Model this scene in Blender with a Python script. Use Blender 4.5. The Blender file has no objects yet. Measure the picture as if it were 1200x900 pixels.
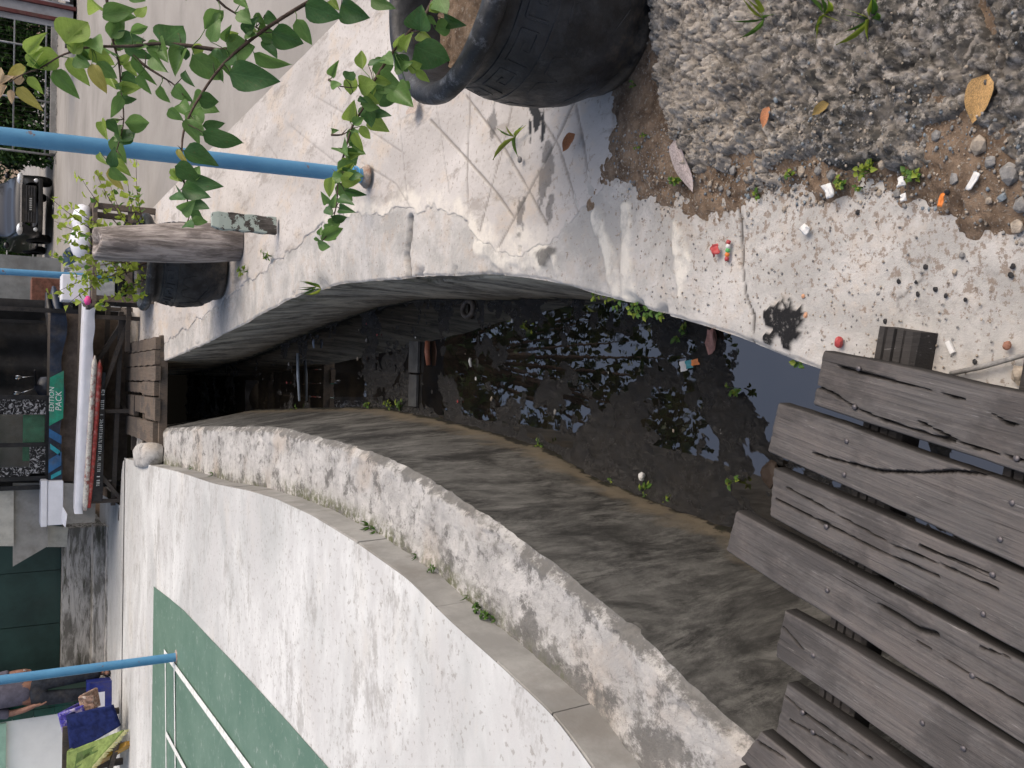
import bpy, bmesh, math, random
import numpy as np
from mathutils import Vector, Matrix
random.seed(7); rng = np.random.default_rng(11)
R = math.radians
S = bpy.context.scene
COL = S.collection

# ------------------------------------------------------------------ camera
FPX, TH, RO, H = 1060.0, R(30.2), math.asin(-.0143), 1.55
Fv = Vector((0, math.cos(TH), -math.sin(TH)))
D0 = Vector((0, -math.sin(TH), -math.cos(TH)))
R0 = Vector((1, 0, 0))
Rv = math.cos(RO) * R0 + math.sin(RO) * D0        # right of the upright view
Dv = -math.sin(RO) * R0 + math.cos(RO) * D0       # down of the upright view
cam_d = bpy.data.cameras.new('camera'); cam = bpy.data.objects.new('camera', cam_d); COL.objects.link(cam)
cam_d.sensor_width = 36; cam_d.lens = 36 * FPX / 1200; cam_d.clip_start = .02; cam_d.clip_end = 2000
M = Matrix.Identity(4)
for i in range(3):
    M[i][0] = Dv[i]; M[i][1] = Rv[i]; M[i][2] = -Fv[i]     # the phone was held on its side
M[2][3] = H
cam.matrix_world = M
S.camera = cam
# ------------------------------------------------------------------ sky, sun, exposure
SUN_EL, SUN_AZ = 58.0, 100.0          # azimuth clockwise from +Y: light comes from the right
w = bpy.data.worlds.new('World'); S.world = w; w.use_nodes = True
nt = w.node_tree; bg = nt.nodes['Background']
sky = nt.nodes.new('ShaderNodeTexSky'); sky.sky_type = 'NISHITA'; sky.sun_disc = False
sky.sun_elevation = R(SUN_EL); sky.sun_rotation = R(SUN_AZ)
sky.air_density = 1.0; sky.dust_density = 7.0; sky.ozone_density = .7; sky.altitude = 0
nt.links.new(sky.outputs[0], bg.inputs[0]); bg.inputs[1].default_value = .15
sun_d = bpy.data.lights.new('sun', 'SUN'); sun_d.energy = .5; sun_d.angle = R(65); sun_d.color = (1, .985, .95)
sun = bpy.data.objects.new('sun', sun_d); COL.objects.link(sun)
sdir = Vector((math.sin(R(SUN_AZ)) * math.cos(R(SUN_EL)), math.cos(R(SUN_AZ)) * math.cos(R(SUN_EL)), math.sin(R(SUN_EL))))
sun.rotation_euler = sdir.to_track_quat('Z', 'Y').to_euler(); sun.location = (6, 2, 9)
S.view_settings.view_transform = 'Standard'; S.view_settings.look = 'None'
S.view_settings.gamma = 1; S.view_settings.exposure = 0.32

# ------------------------------------------------------------------ measuring helpers
def ray(x, y):
    return Fv + Rv * ((450 - y) / FPX) + Dv * ((x - 600) / FPX)
def PZ(x, y, z=0.0):            # point at height z
    d = ray(x, y); t = (z - H) / d.z
    return Vector((d.x * t, d.y * t, z))
def PY(x, y, Y):                # point at distance Y
    d = ray(x, y); t = Y / d.y
    return Vector((d.x * t, Y, H + d.z * t))

# ------------------------------------------------------------------ object helpers
def tag(o, label=None, cat=None, group=None, kind=None):
    if label: o['label'] = label
    if cat: o['category'] = cat
    if group: o['group'] = group
    if kind: o['kind'] = kind
    return o
def link(o, parent=None):
    COL.objects.link(o)
    if parent is not None: o.parent = parent
    return o
def empty(name, loc=(0, 0, 0), rz=0, label=None, cat=None, group=None):
    o = bpy.data.objects.new(name, None); COL.objects.link(o); o.empty_display_size = .1
    o.location = loc; o.rotation_euler = (0, 0, rz)
    return tag(o, label, cat, group)
def mesh_np(name, V, Fq, mat, parent=None, smooth=True, attrs=None):
    V = np.asarray(V, dtype=np.float32).reshape(-1, 3); Fq = np.asarray(Fq, dtype=np.int32)
    k = Fq.shape[1]
    me = bpy.data.meshes.new(name); me.vertices.add(len(V)); me.loops.add(Fq.size); me.polygons.add(len(Fq))
    me.vertices.foreach_set('co', V.ravel())
    me.loops.foreach_set('vertex_index', Fq.ravel())
    me.polygons.foreach_set('loop_start', np.arange(0, Fq.size, k, dtype=np.int32))
    me.polygons.foreach_set('loop_total', np.full(len(Fq), k, dtype=np.int32))
    me.update(calc_edges=True)
    if smooth: me.polygons.foreach_set('use_smooth', np.ones(len(Fq), dtype=bool))
    for n, a in (attrs or {}).items():
        at = me.attributes.new(n, 'FLOAT', 'POINT'); at.data.foreach_set('value', np.asarray(a, dtype=np.float32).ravel())
    if mat: me.materials.append(mat)
    me.validate()
    return link(bpy.data.objects.new(name, me), parent)
def grid_faces(n, m, cyc=False):
    i = np.arange(n - 1)[:, None]; j = np.arange(m if cyc else m - 1)[None, :]
    a = i * m + j; b = i * m + (j + 1) % m
    return np.stack([a, b, b + m, a + m], -1).reshape(-1, 4)
def grid(name, P, mat, parent=None, attrs=None, cyc=False, flip=False, mask=None):
    n, m = P.shape[:2]; f = grid_faces(n, m, cyc)
    if mask is not None: f = f[np.asarray(mask).ravel()[f].all(1)]
    if flip: f = f[:, ::-1]
    return mesh_np(name, P.reshape(-1, 3), f, mat, parent, True, attrs)
class MB:                       # collects verts and faces of one mesh
    def __init__(s): s.v = []; s.f = []
    def add(s, vs, fs):
        k = len(s.v); s.v += [tuple(v) for v in vs]; s.f += [tuple(i + k for i in f) for f in fs]; return s
    def box(s, lo, hi, mtx=None):
        x0, y0, z0 = lo; x1, y1, z1 = hi
        vs = [Vector(p) for p in ((x0,y0,z0),(x1,y0,z0),(x1,y1,z0),(x0,y1,z0),(x0,y0,z1),(x1,y0,z1),(x1,y1,z1),(x0,y1,z1))]
        if mtx is not None: vs = [mtx @ v for v in vs]
        return s.add(vs, [(0,3,2,1),(4,5,6,7),(0,1,5,4),(1,2,6,5),(2,3,7,6),(3,0,4,7)])
    def bar(s, a, b, wx, wz, up=(0, 0, 1)):
        a = Vector(a); b = Vector(b); d = (b - a); L = d.length; d.normalize(); up = Vector(up)
        x = d.cross(up)
        if x.length < 1e-4: x = d.cross(Vector((1, 0, 0)))
        x.normalize(); z = x.cross(d).normalized()
        m = Matrix((x, d, z)).transposed().to_4x4(); m.translation = a
        return s.box((-wx/2, 0, -wz/2), (wx/2, L, wz/2), m)
    def tube(s, pts, rad, n=10, cap=True):
        pts = [Vector(p) for p in pts]; N = len(pts)
        if not hasattr(rad, '__len__'): rad = [rad] * N
        k = len(s.v); prev = None
        for i, p in enumerate(pts):
            d = (pts[min(i+1, N-1)] - pts[max(i-1, 0)]).normalized()
            if prev is None:
                x = d.cross(Vector((0, 0, 1)))
                if x.length < .1: x = d.cross(Vector((1, 0, 0)))
            else: x = prev - d * prev.dot(d)
            x.normalize(); prev = x; y = d.cross(x)
            for j in range(n):
                t = 2 * math.pi * j / n; s.v.append(tuple(p + (x * math.cos(t) + y * math.sin(t)) * rad[i]))
        for i in range(N - 1):
            for j in range(n):
                a = k + i*n + j; b = k + i*n + (j+1) % n; s.f.append((a, b, b+n, a+n))
        if cap:
            s.f.append(tuple(k + j for j in range(n))[::-1]); s.f.append(tuple(k + (N-1)*n + j for j in range(n)))
        return s
    def lathe(s, prof, n=32, c=(0, 0, 0)):
        k = len(s.v)
        for r, z in prof:
            for j in range(n):
                t = 2 * math.pi * j / n; s.v.append((c[0] + r*math.cos(t), c[1] + r*math.sin(t), c[2] + z))
        for i in range(len(prof) - 1):
            for j in range(n):
                a = k + i*n + j; b = k + i*n + (j+1) % n; s.f.append((a, b, b+n, a+n))
        return s
    def ico(s, c, r, sub=1, sq=(1, 1, 1), jit=0):
        vs, fs = ICO[sub]; rot = Matrix.Rotation(random.uniform(0, 6.28), 3, Vector((random.gauss(0,1), random.gauss(0,1), random.gauss(0,1))).normalized())
        out = []
        for v in vs:
            q = rot @ (Vector(v) * (1 + random.uniform(-jit, jit)))
            out.append((c[0] + q.x*r*sq[0], c[1] + q.y*r*sq[1], c[2] + q.z*r*sq[2]))
        return s.add(out, fs)
    def obj(s, name, mat, parent=None, smooth=False, bevel=0, angle=None):
        me = bpy.data.meshes.new(name); me.from_pydata(s.v, [], s.f); me.update()
        if mat: me.materials.append(mat)
        o = link(bpy.data.objects.new(name, me), parent)
        if bevel:
            bm = bmesh.new(); bm.from_mesh(me)
            es = [e for e in bm.edges if len(e.link_faces) == 2 and e.calc_face_angle(0) > .6]
            bmesh.ops.bevel(bm, geom=es, offset=bevel, segments=2, affect='EDGES', profile=.6); bm.to_mesh(me); bm.free()
        if smooth or angle:
            me.polygons.foreach_set('use_smooth', np.ones(len(me.polygons), dtype=bool))
            if angle: me.set_sharp_from_angle(angle=R(angle))
        return o
ICO = {}
for _s in (1, 2):
    _b = bmesh.new(); bmesh.ops.create_icosphere(_b, subdivisions=_s, radius=1); _b.verts.ensure_lookup_table()
    ICO[_s] = ([tuple(v.co) for v in _b.verts], [tuple(v.index for v in f.verts) for f in _b.faces]); _b.free()
def copy_tree(o, parent=None):
    c = o.copy(); COL.objects.link(c); c.parent = parent
    for ch in list(o.children): copy_tree(ch, c)
    return c

# ------------------------------------------------------------------ noise (numpy)
def _h(ix, iy, seed):
    n = (ix.astype(np.int64) * 374761393 + iy.astype(np.int64) * 668265263 + seed * 974634777) & 0xffffffff
    n = ((n ^ (n >> 13)) * 1274126177) & 0xffffffff
    n = (n ^ (n >> 16)) & 0xffffffff
    return n / 4294967295.0
def vnoise(x, y, seed=0):
    xi = np.floor(x); yi = np.floor(y); fx = x - xi; fy = y - yi
    fx = fx*fx*(3-2*fx); fy = fy*fy*(3-2*fy)
    a = _h(xi, yi, seed); b = _h(xi+1, yi, seed); c = _h(xi, yi+1, seed); d = _h(xi+1, yi+1, seed)
    return (a + (b-a)*fx) * (1-fy) + (c + (d-c)*fx) * fy
def fbm(x, y, sc=1, oct=4, seed=0, gain=.5):
    s = 0; A = 1; T = 0
    for o in range(oct):
        s = s + A * (vnoise(x*sc + 17.3*o, y*sc - 9.1*o, seed + o) - .5); T += A; A *= gain; sc *= 2.03
    return s / T * 2
def worley(x, y, sc, seed=0):
    x = x*sc; y = y*sc; xi = np.floor(x); yi = np.floor(y); f1 = np.full(x.shape, 9.); f2 = np.full(x.shape, 9.); idv = np.zeros(x.shape)
    for dx in (-1, 0, 1):
        for dy in (-1, 0, 1):
            cx = xi + dx; cy = yi + dy
            px = cx + .1 + .8*_h(cx, cy, seed); py = cy + .1 + .8*_h(cx, cy, seed + 5)
            d = np.hypot(px - x, py - y); ida = _h(cx, cy, seed + 9)
            nf = d < f1
            f2 = np.where(nf, f1, np.minimum(f2, d)); idv = np.where(nf, ida, idv); f1 = np.minimum(f1, d)
    return f1, f2, idv
def sstep(a, b, x):
    t = np.clip((x - a) / (b - a), 0, 1); return t*t*(3 - 2*t)
def polydist(x, y, pts):
    d = np.full(x.shape, 1e3)
    for (ax, ay), (bx, by) in zip(pts[:-1], pts[1:]):
        vx, vy = bx-ax, by-ay; t = np.clip(((x-ax)*vx + (y-ay)*vy) / (vx*vx + vy*vy + 1e-9), 0, 1)
        d = np.minimum(d, np.hypot(x - ax - t*vx, y - ay - t*vy))
    return d
def curve(pts, w=17):                 # smooth X(Y) through measured points
    p = sorted(((b, a) for a, b in pts)); ys = np.array([q[0] for q in p]); xs = np.array([q[1] for q in p])
    Y = np.arange(-3, 16, .02); X = np.interp(Y, ys, xs)
    k = np.exp(-np.linspace(-2, 2, w)**2); k /= k.sum()
    Xs = np.convolve(np.pad(X, w // 2, 'edge'), k, 'valid')
    return lambda y: np.interp(y, Y, Xs)
def rows(y0, y1, near=.006, rate=.0042):
    out = [y0]
    while out[-1] < y1: out.append(out[-1] + max(near, rate * max(0, out[-1])))
    return np.array(out)

# ------------------------------------------------------------------ node materials
class NM:
    def __init__(s, name):
        s.m = bpy.data.materials.new(name); s.m.use_nodes = True; s.t = s.m.node_tree; s.b = s.t.nodes['Principled BSDF']
        s.co = s.t.nodes.new('ShaderNodeTexCoord').outputs['Object']
    def L(s, a, b): s.t.links.new(a, b)
    def n(s, typ, **k):
        q = s.t.nodes.new(typ)
        for a, v in k.items(): setattr(q, a, v)
        return q
    def set(s, sock, v):
        if isinstance(v, bpy.types.NodeSocket): s.L(v, sock)
        elif isinstance(v, (tuple, list)): sock.default_value = (*v, 1) if (len(v) == 3 and sock.type == 'RGBA') else v
        else: sock.default_value = v
    def map(s, sc=(1, 1, 1), co=None, rot=(0, 0, 0), loc=(0, 0, 0)):
        q = s.n('ShaderNodeMapping'); s.L(co or s.co, q.inputs[0]); q.inputs['Scale'].default_value = sc; q.inputs['Rotation'].default_value = rot; q.inputs['Location'].default_value = loc
        return q.outputs[0]
    def noise(s, sc, det=6, rough=.6, co=None, dist=0):
        q = s.n('ShaderNodeTexNoise'); s.L(co or s.co, q.inputs['Vector']); q.inputs['Scale'].default_value = sc
        q.inputs['Detail'].default_value = det; q.inputs['Roughness'].default_value = rough; q.inputs['Distortion'].default_value = dist
        c = s.n('ShaderNodeMapRange'); s.L(q.outputs['Fac'], c.inputs[0]); c.inputs[1].default_value = .5 - .28; c.inputs[2].default_value = .5 + .28; return c.outputs[0]
    def voro(s, sc, feat='F1', co=None, out='Distance', rnd=1):
        q = s.n('ShaderNodeTexVoronoi', feature=feat); s.L(co or s.co, q.inputs['Vector']); q.inputs['Scale'].default_value = sc; q.inputs['Randomness'].default_value = rnd
        return q.outputs[out]
    def ramp(s, f, *st):
        q = s.n('ShaderNodeValToRGB'); s.L(f, q.inputs[0]); e = q.color_ramp.elements
        while len(e) < len(st): e.new(.5)
        for el, (p, c) in zip(e, st):
            el.position = p; el.color = (c, c, c, 1) if isinstance(c, (int, float)) else (*c, 1)
        return q.outputs[0]
    def mix(s, f, a, b, mode='MIX'):
        q = s.n('ShaderNodeMix', data_type='RGBA', blend_type=mode); s.set(q.inputs[0], f); s.set(q.inputs[6], a); s.set(q.inputs[7], b)
        return q.outputs[2]
    def math(s, op, a, b=0, clamp=False):
        q = s.n('ShaderNodeMath', operation=op, use_clamp=clamp); s.set(q.inputs[0], a); s.set(q.inputs[1], b); return q.outputs[0]
    def attr(s, name):
        return s.n('ShaderNodeAttribute', attribute_name=name).outputs['Fac']
    def rand(s): return s.n('ShaderNodeObjectInfo').outputs['Random']
    def sep(s, co=None):
        q = s.n('ShaderNodeSeparateXYZ'); s.L(co or s.co, q.inputs[0]); return q.outputs
    def bump(s, h, st=.3, d=.01):
        q = s.n('ShaderNodeBump'); s.L(h, q.inputs['Height']); q.inputs['Strength'].default_value = st; q.inputs['Distance'].default_value = d
        if s.b.inputs['Normal'].links: s.L(s.b.inputs['Normal'].links[0].from_socket, q.inputs['Normal'])
        s.L(q.outputs[0], s.b.inputs['Normal'])
    def done(s, col, rough=.8, spec=.3, metal=0):
        s.set(s.b.inputs['Base Color'], col); s.set(s.b.inputs['Roughness'], rough)
        s.b.inputs['Specular IOR Level'].default_value = spec; s.b.inputs['Metallic'].default_value = metal
        return s.m
def simple(name, c, rough=.6, spec=.4, metal=0, var=.18, sc=12, bump=.15, dirt=(.12, .10, .08), dirtamt=.35):
    k = NM(name); f = k.noise(sc, 6, .65)
    c2 = tuple(x * (1 - var) for x in c); c1 = tuple(min(1, x * (1 + var)) for x in c)
    col = k.mix(k.ramp(f, (.3, 0.), (.7, 1.)), c2, c1)
    g = k.noise(sc * .35, 7, .7)
    col = k.mix(k.math('MULTIPLY', k.ramp(g, (.52, 0.), (.75, 1.)), dirtamt), col, dirt)
    if bump: k.bump(k.noise(sc * 6, 4, .6), bump, .004)
    return k.done(col, rough, spec, metal)

# ================================================================== materials of the setting
def m_court():
    k = NM('court_concrete')
    co = k.map((.55, 1, 1), rot=(0, 0, .25))
    col = k.mix(k.ramp(k.noise(.8, 8, .68, co, .6), (.32, 0.), (.66, 1.)), (.44, .45, .44), (.665, .675, .66))
    col = k.mix(k.ramp(k.noise(2.6, 9, .74, k.map((.5, 1, 1), rot=(0, 0, .4))), (.42, 0.), (.66, .8)), col, (.52, .52, .51))
    col = k.mix(k.math('MULTIPLY', k.ramp(k.noise(2.1, 6, .7, co), (.6, 0.), (.85, 1.)), .3), col, (.62, .57, .48))
    col = k.mix(k.math('MULTIPLY', k.ramp(k.noise(3.5, 10, .8, k.map((.6, 1, 1), loc=(3, 0, 0))), (.56, 0.), (.68, 1.)), .6), col, (.30, .29, .27))
    sp = k.ramp(k.noise(38, 4, .6), (.68, 0.), (.76, 1.)); col = k.mix(k.math('MULTIPLY', sp, .5), col, (.22, .2, .17))
    k.bump(k.noise(60, 6, .7), .25, .003)
    return k.done(col, .75, .35)
def m_green():
    k = NM('court_green_paint')
    col = k.mix(k.ramp(k.noise(2.5, 7, .7), (.3, 0.), (.7, 1.)), (.095, .175, .130), (.130, .215, .165))
    col = k.mix(k.math('MULTIPLY', k.ramp(k.noise(14, 8, .75), (.62, 0.), (.74, 1.)), .6), col, (.35, .40, .36))
    k.bump(k.noise(60, 5, .7), .2, .002); return k.done(col, .6, .4)
def m_line():
    k = NM('white_line_paint')
    col = k.mix(k.ramp(k.noise(18, 8, .75), (.5, 0.), (.72, 1.)), (.78, .79, .76), (.5, .55, .5)); return k.done(col, .6)
def m_walltop(name='weathered_plaster', light=(.53, .52, .50), spots=True):
    k = NM(name)
    a = k.noise(4.5, 9, .72, None, .4); b = k.noise(13, 8, .75); c = k.noise(1.7, 7, .62)
    col = k.mix(k.ramp(a, (.3, 0.), (.65, 1.)), tuple(x*.70 for x in light), light)
    col = k.mix(k.math('MULTIPLY', k.ramp(c, (.56, 0.), (.80, 1.)), .75), col, (.43, .37, .31))             # tan earth wash
    d = k.math('ADD', k.math('MULTIPLY', k.noise(5.5, 10, .78, k.map((1, .8, 1), loc=(3, 1, 0))), 1.), k.math('MULTIPLY', k.attr('edge'), .24))
    col = k.mix(k.ramp(d, (.54, 0.), (.68, .9)), col, (.125, .122, .115))     # black algae patches
    d2 = k.math('ADD', b, k.math('MULTIPLY', k.attr('edge'), .10))
    col = k.mix(k.math('MULTIPLY', k.ramp(d2, (.56, 0.), (.74, 1.)), .75), col, (.21, .205, .19))
    col = k.mix(k.ramp(k.noise(70, 5, .7), (.70, 0.), (.82, .8)), col, (.17, .155, .13))
    col = k.mix(k.math('MULTIPLY', k.attr('moss'), k.ramp(k.noise(22, 6, .7), (.4, 0.), (.6, 1.))), col, (.10, .11, .05))
    k.bump(a, .5, .02); k.bump(k.noise(90, 6, .75), .5, .006)
    return k.done(col, .85, .25)
def m_wallface(name='algae_stained_wall', g=1.0, tint=(1, 1, 1)):
    k = NM(name)
    st = k.noise(2.6, 10, .74, k.map((1, 1.5, .75)), .5); st2 = k.noise(9, 10, .8, k.map((1, 1.7, .5)), .3)
    col = k.mix(k.ramp(st, (.36, 0.), (.64, 1.)), tuple(g*c*t for c, t in zip((.030, .029, .027), tint)), tuple(g*c*t for c, t in zip((.125, .122, .113), tint)))
    col = k.mix(k.math('MULTIPLY', k.ramp(st2, (.48, 0.), (.66, 1.)), .6), col, tuple(min(.5, g*c)*t for c, t in zip((.20, .196, .18), tint)))
    col = k.mix(k.math('MULTIPLY', k.ramp(k.noise(3.2, 9, .75, k.map((1, 1.3, .7), loc=(2, 0, 5)), .6), (.45, 0.), (.75, 1.)), .9/g), col, tuple(g*c for c in (.028, .0275, .025)))
    h = k.attr('h')
    tanm = k.math('ADD', h, k.math('MULTIPLY', k.math('SUBTRACT', k.noise(6, 6, .7), .5), .22))
    col = k.mix(k.ramp(tanm, (.10, .85), (.24, 0.)), col, (.20, .165, .115))
    wet = k.math('ADD', h, k.math('MULTIPLY', k.math('SUBTRACT', k.noise(5, 8, .75), .5), .20))
    col = k.mix(k.ramp(wet, (.055, .95), (.075, 0.)), col, (.016, .015, .012))
    col = k.mix(k.math('MULTIPLY', k.attr('moss'), k.ramp(k.noise(18, 6, .7), (.45, 0.), (.62, .8))), col, (.07, .09, .035))
    k.bump(st, .15, .02); k.bump(k.noise(60, 7, .78), .4, .006)
    return k.done(col, .8, .3)
def m_slab():
    k = NM('pale_screed')
    co = k.map((1, .5, 1), rot=(0, 0, .3))
    col = k.mix(k.ramp(k.noise(1.6, 8, .65, co, .5), (.32, 0.), (.68, 1.)), (.42, .395, .37), (.57, .54, .51))
    col = k.mix(k.math('MULTIPLY', k.ramp(k.noise(4, 8, .72, co), (.54, 0.), (.68, 1.)), .5), col, (.54, .45, .35))
    col = k.mix(k.math('MULTIPLY', k.ramp(k.noise(7, 9, .78, k.map((1, .3, 1), rot=(0, 0, -.2))), (.56, 0.), (.68, 1.)), .7), col, (.30, .27, .24))
    col = k.mix(k.math('MULTIPLY', k.ramp(k.noise(45, 5, .7), (.64, 0.), (.74, 1.)), .7), col, (.28, .24, .20))
    col = k.mix(k.math('MULTIPLY', k.attr('smear'), k.ramp(k.noise(9, 7, .7), (.35, .2), (.6, .9))), col, (.70, .66, .58))
    col = k.mix(k.math('MULTIPLY', k.attr('groove'), .8), col, (.20, .18, .16))
    col = k.mix(k.attr('tar'), col, (.022, .023, .025))
    k.bump(k.noise(70, 6, .72), .35, .004)
    return k.done(col, .75, .3)
def m_coping():
    k = NM('coping_concrete')
    a = k.noise(3.5, 9, .7, None, .4)
    col = k.mix(k.ramp(a, (.35, 0.), (.65, 1.)), (.37, .36, .34), (.53, .512, .485))
    col = k.mix(k.math('MULTIPLY', k.ramp(k.noise(7, 9, .75), (.52, 0.), (.75, 1.)), .6), col, (.46, .39, .32))
    col = k.mix(k.math('MULTIPLY', k.ramp(k.noise(11, 10, .8, k.map((1, .6, 1), loc=(5, 2, 0))), (.60, 0.), (.85, 1.)), .6), col, (.19, .18, .16))
    dirt = k.math('ADD', k.noise(46, 7, .75), k.math('MULTIPLY', k.attr('dirt'), .13))
    col = k.mix(k.math('MULTIPLY', k.ramp(dirt, (.66, 0.), (.74, 1.)), .75), col, (.20, .15, .11))
    col = k.mix(k.math('MULTIPLY', k.attr('smear'), k.ramp(k.noise(9, 7, .7), (.35, .2), (.6, .9))), col, (.68, .65, .58))
    col = k.mix(k.attr('groove'), col, (.06, .055, .05))
    col = k.mix(k.math('MULTIPLY', k.attr('tar'), k.ramp(k.noise(60, 6, .8), (.25, .6), (.4, 1.))), col, (.012, .012, .013))
    k.bump(k.noise(55, 7, .75), .5, .006)
    return k.done(col, .85, .25)
def m_road():
    k = NM('road_concrete')
    col = k.mix(k.ramp(k.noise(.5, 8, .65, None, .5), (.2, 0.), (.8, 1.)), (.24, .225, .205), (.36, .34, .315))
    col = k.mix(k.math('MULTIPLY', k.ramp(k.noise(1.6, 9, .75), (.54, 0.), (.8, 1.)), .4), col, (.22, .21, .19))
    k.bump(k.noise(50, 6, .7), .3, .004); return k.done(col, .85, .25)
def m_rough():
    k = NM('eroded_aggregate')
    idv = k.attr('stone')
    col = k.mix(k.ramp(idv, (.0, 0.), (1., 1.)), (.23, .21, .185), (.50, .46, .41))
    col = k.mix(k.ramp(idv, (.95, 0.), (.96, .5)), col, (.24, .27, .28))
    col = k.mix(k.math('MULTIPLY', k.ramp(k.noise(2.2, 6, .7), (.4, 0.), (.7, 1.)), .5), col, (.40, .345, .28))
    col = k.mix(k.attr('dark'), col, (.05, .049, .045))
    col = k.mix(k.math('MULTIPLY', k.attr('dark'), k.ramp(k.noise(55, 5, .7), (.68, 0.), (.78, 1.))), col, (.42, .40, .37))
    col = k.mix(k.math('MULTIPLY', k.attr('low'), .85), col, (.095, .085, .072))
    col = k.mix(k.math('MULTIPLY', k.ramp(k.noise(40, 8, .75), (.5, 0.), (.68, 1.)), .5), col, (.55, .52, .48))
    col = k.mix(k.math('MULTIPLY', k.ramp(k.noise(60, 8, .78, k.map(loc=(4, 4, 0))), (.56, 0.), (.68, 1.)), .7), col, (.08, .078, .07))
    k.bump(k.noise(110, 6, .75), .7, .006); return k.done(col, .9, .2)
def m_soil():
    k = NM('brown_soil')
    col = k.mix(k.ramp(k.noise(16, 8, .75), (.3, 0.), (.7, 1.)), (.13, .090, .062), (.32, .235, .165))
    col = k.mix(k.ramp(k.noise(120, 3, .6), (.66, 0.), (.72, .8)), col, (.33, .29, .24))
    k.bump(k.noise(120, 6, .8), .8, .008); return k.done(col, .95, .15)
def m_mud():
    k = NM('black_sludge')
    col = k.mix(k.ramp(k.noise(7, 8, .7), (.3, 0.), (.7, 1.)), (.005, .0046, .004), (.016, .0142, .0118))
    col = k.mix(k.math('MULTIPLY', k.attr('hi'), .8), col, (.022, .019, .0155))
    col = k.mix(k.ramp(k.noise(60, 5, .7), (.78, 0.), (.86, .5)), col, (.10, .095, .085))
    k.bump(k.noise(20, 9, .8, None, 1.2), .8, .025); k.bump(k.noise(110, 4, .7), .6, .005)
    r = k.ramp(k.noise(14, 6, .7), (.3, .06), (.7, .30)); return k.done(col, r, 1.0)
def m_water():
    k = NM('black_drain_water')
    col = k.mix(k.ramp(k.noise(5, 7, .7), (.4, 0.), (.7, 1.)), (.006, .0055, .005), (.017, .014, .010))
    k.bump(k.noise(9, 3, .5, None, .4), .012, .008)
    k.b.inputs['IOR'].default_value = 1.8
    r = k.ramp(k.noise(8, 6, .7), (.55, .0), (.9, .06)); return k.done(col, r, 1.0)
def m_wood(name='weathered_grey_plank', lo=(.060, .056, .054), hi=(.185, .174, .169), brown=(.155, .135, .125)):
    k = NM(name)
    q = k.n('ShaderNodeVectorMath', operation='ADD'); k.L(k.co, q.inputs[0])
    cb = k.n('ShaderNodeCombineXYZ'); rr = k.math('MULTIPLY', k.rand(), 37); k.L(rr, cb.inputs[0]); k.L(rr, cb.inputs[1]); k.L(cb.outputs[0], q.inputs[1])
    v = q.outputs[0]
    g = k.noise(1, 9, .72, k.map((110, 2.6, 30), v), .25); g2 = k.noise(1, 7, .75, k.map((300, 7, 90), v), .2); p = k.noise(4, 8, .7, v)
    f = k.math('ADD', k.math('MULTIPLY', g, .65), k.math('MULTIPLY', g2, .35))
    col = k.mix(k.ramp(f, (.25, 0.), (.78, 1.)), lo, hi)
    col = k.mix(k.math('MULTIPLY', k.rand(), .45), col, tuple(c*.55 for c in hi))
    col = k.mix(k.math('MULTIPLY', k.ramp(p, (.42, 0.), (.66, 1.)), .55), col, brown)
    col = k.mix(k.math('MULTIPLY', k.ramp(k.noise(3.2, 6, .7, k.map((2, 1, 1), v, loc=(7, 3, 0))), (.5, 0.), (.64, 1.)), .65), col, (.065, .060, .058))
    col = k.mix(k.math('MULTIPLY', k.ramp(g2, (.66, 0.), (.85, 1.)), .75), col, (.03, .028, .026))
    tipd = k.math('ADD', k.math('MULTIPLY', k.sep()[1], 2.4), k.math('MULTIPLY', k.noise(6, 7, .7, v), 1.0))
    col = k.mix(k.math('MULTIPLY', k.ramp(tipd, (.1, 0.), (.7, 1.)), .55), col, (.05, .046, .044))
    g3 = k.noise(1, 5, .65, k.map((120, 1.7, 40), v), .3)
    col = k.mix(k.math('MULTIPLY', k.ramp(g3, (.74, 0.), (.82, 1.)), .85), col, (.022, .02, .019))
    col = k.mix(k.math('MULTIPLY', k.ramp(k.noise(1, 6, .7, k.map((240, 14, 60), v)), (.72, 0.), (.85, 1.)), .5), col, (.36, .345, .335))
    k.bump(g3, -.5, .004)
    col = k.mix(k.attr('crack'), col, (.012, .011, .010))  # real cracks, plus gap shade painted on plank edges and sides
    k.bump(g, .45, .006); k.bump(g2, .6, .003)
    return k.done(col, .85, .25)
MAT = dict(court=m_court(), green=m_green(), line=m_line(), walltop=m_walltop(), face=m_wallface(), face2=m_wallface('damp_grey_wall', 4.6, (1.08, .98, .80)), slab=m_slab(), coping=m_coping(),
           road=m_road(), rough=m_rough(), soil=m_soil(), mud=m_mud(), water=m_water(), wood=m_wood(),
           timber=m_wood('rough_brown_timber', (.07, .055, .042), (.20, .165, .135), (.16, .12, .09)),
           block=simple('grey_cement_block', (.30, .295, .28), .85, .2, 0, .15, 5, .3, (.19, .175, .155), .6))

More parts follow.
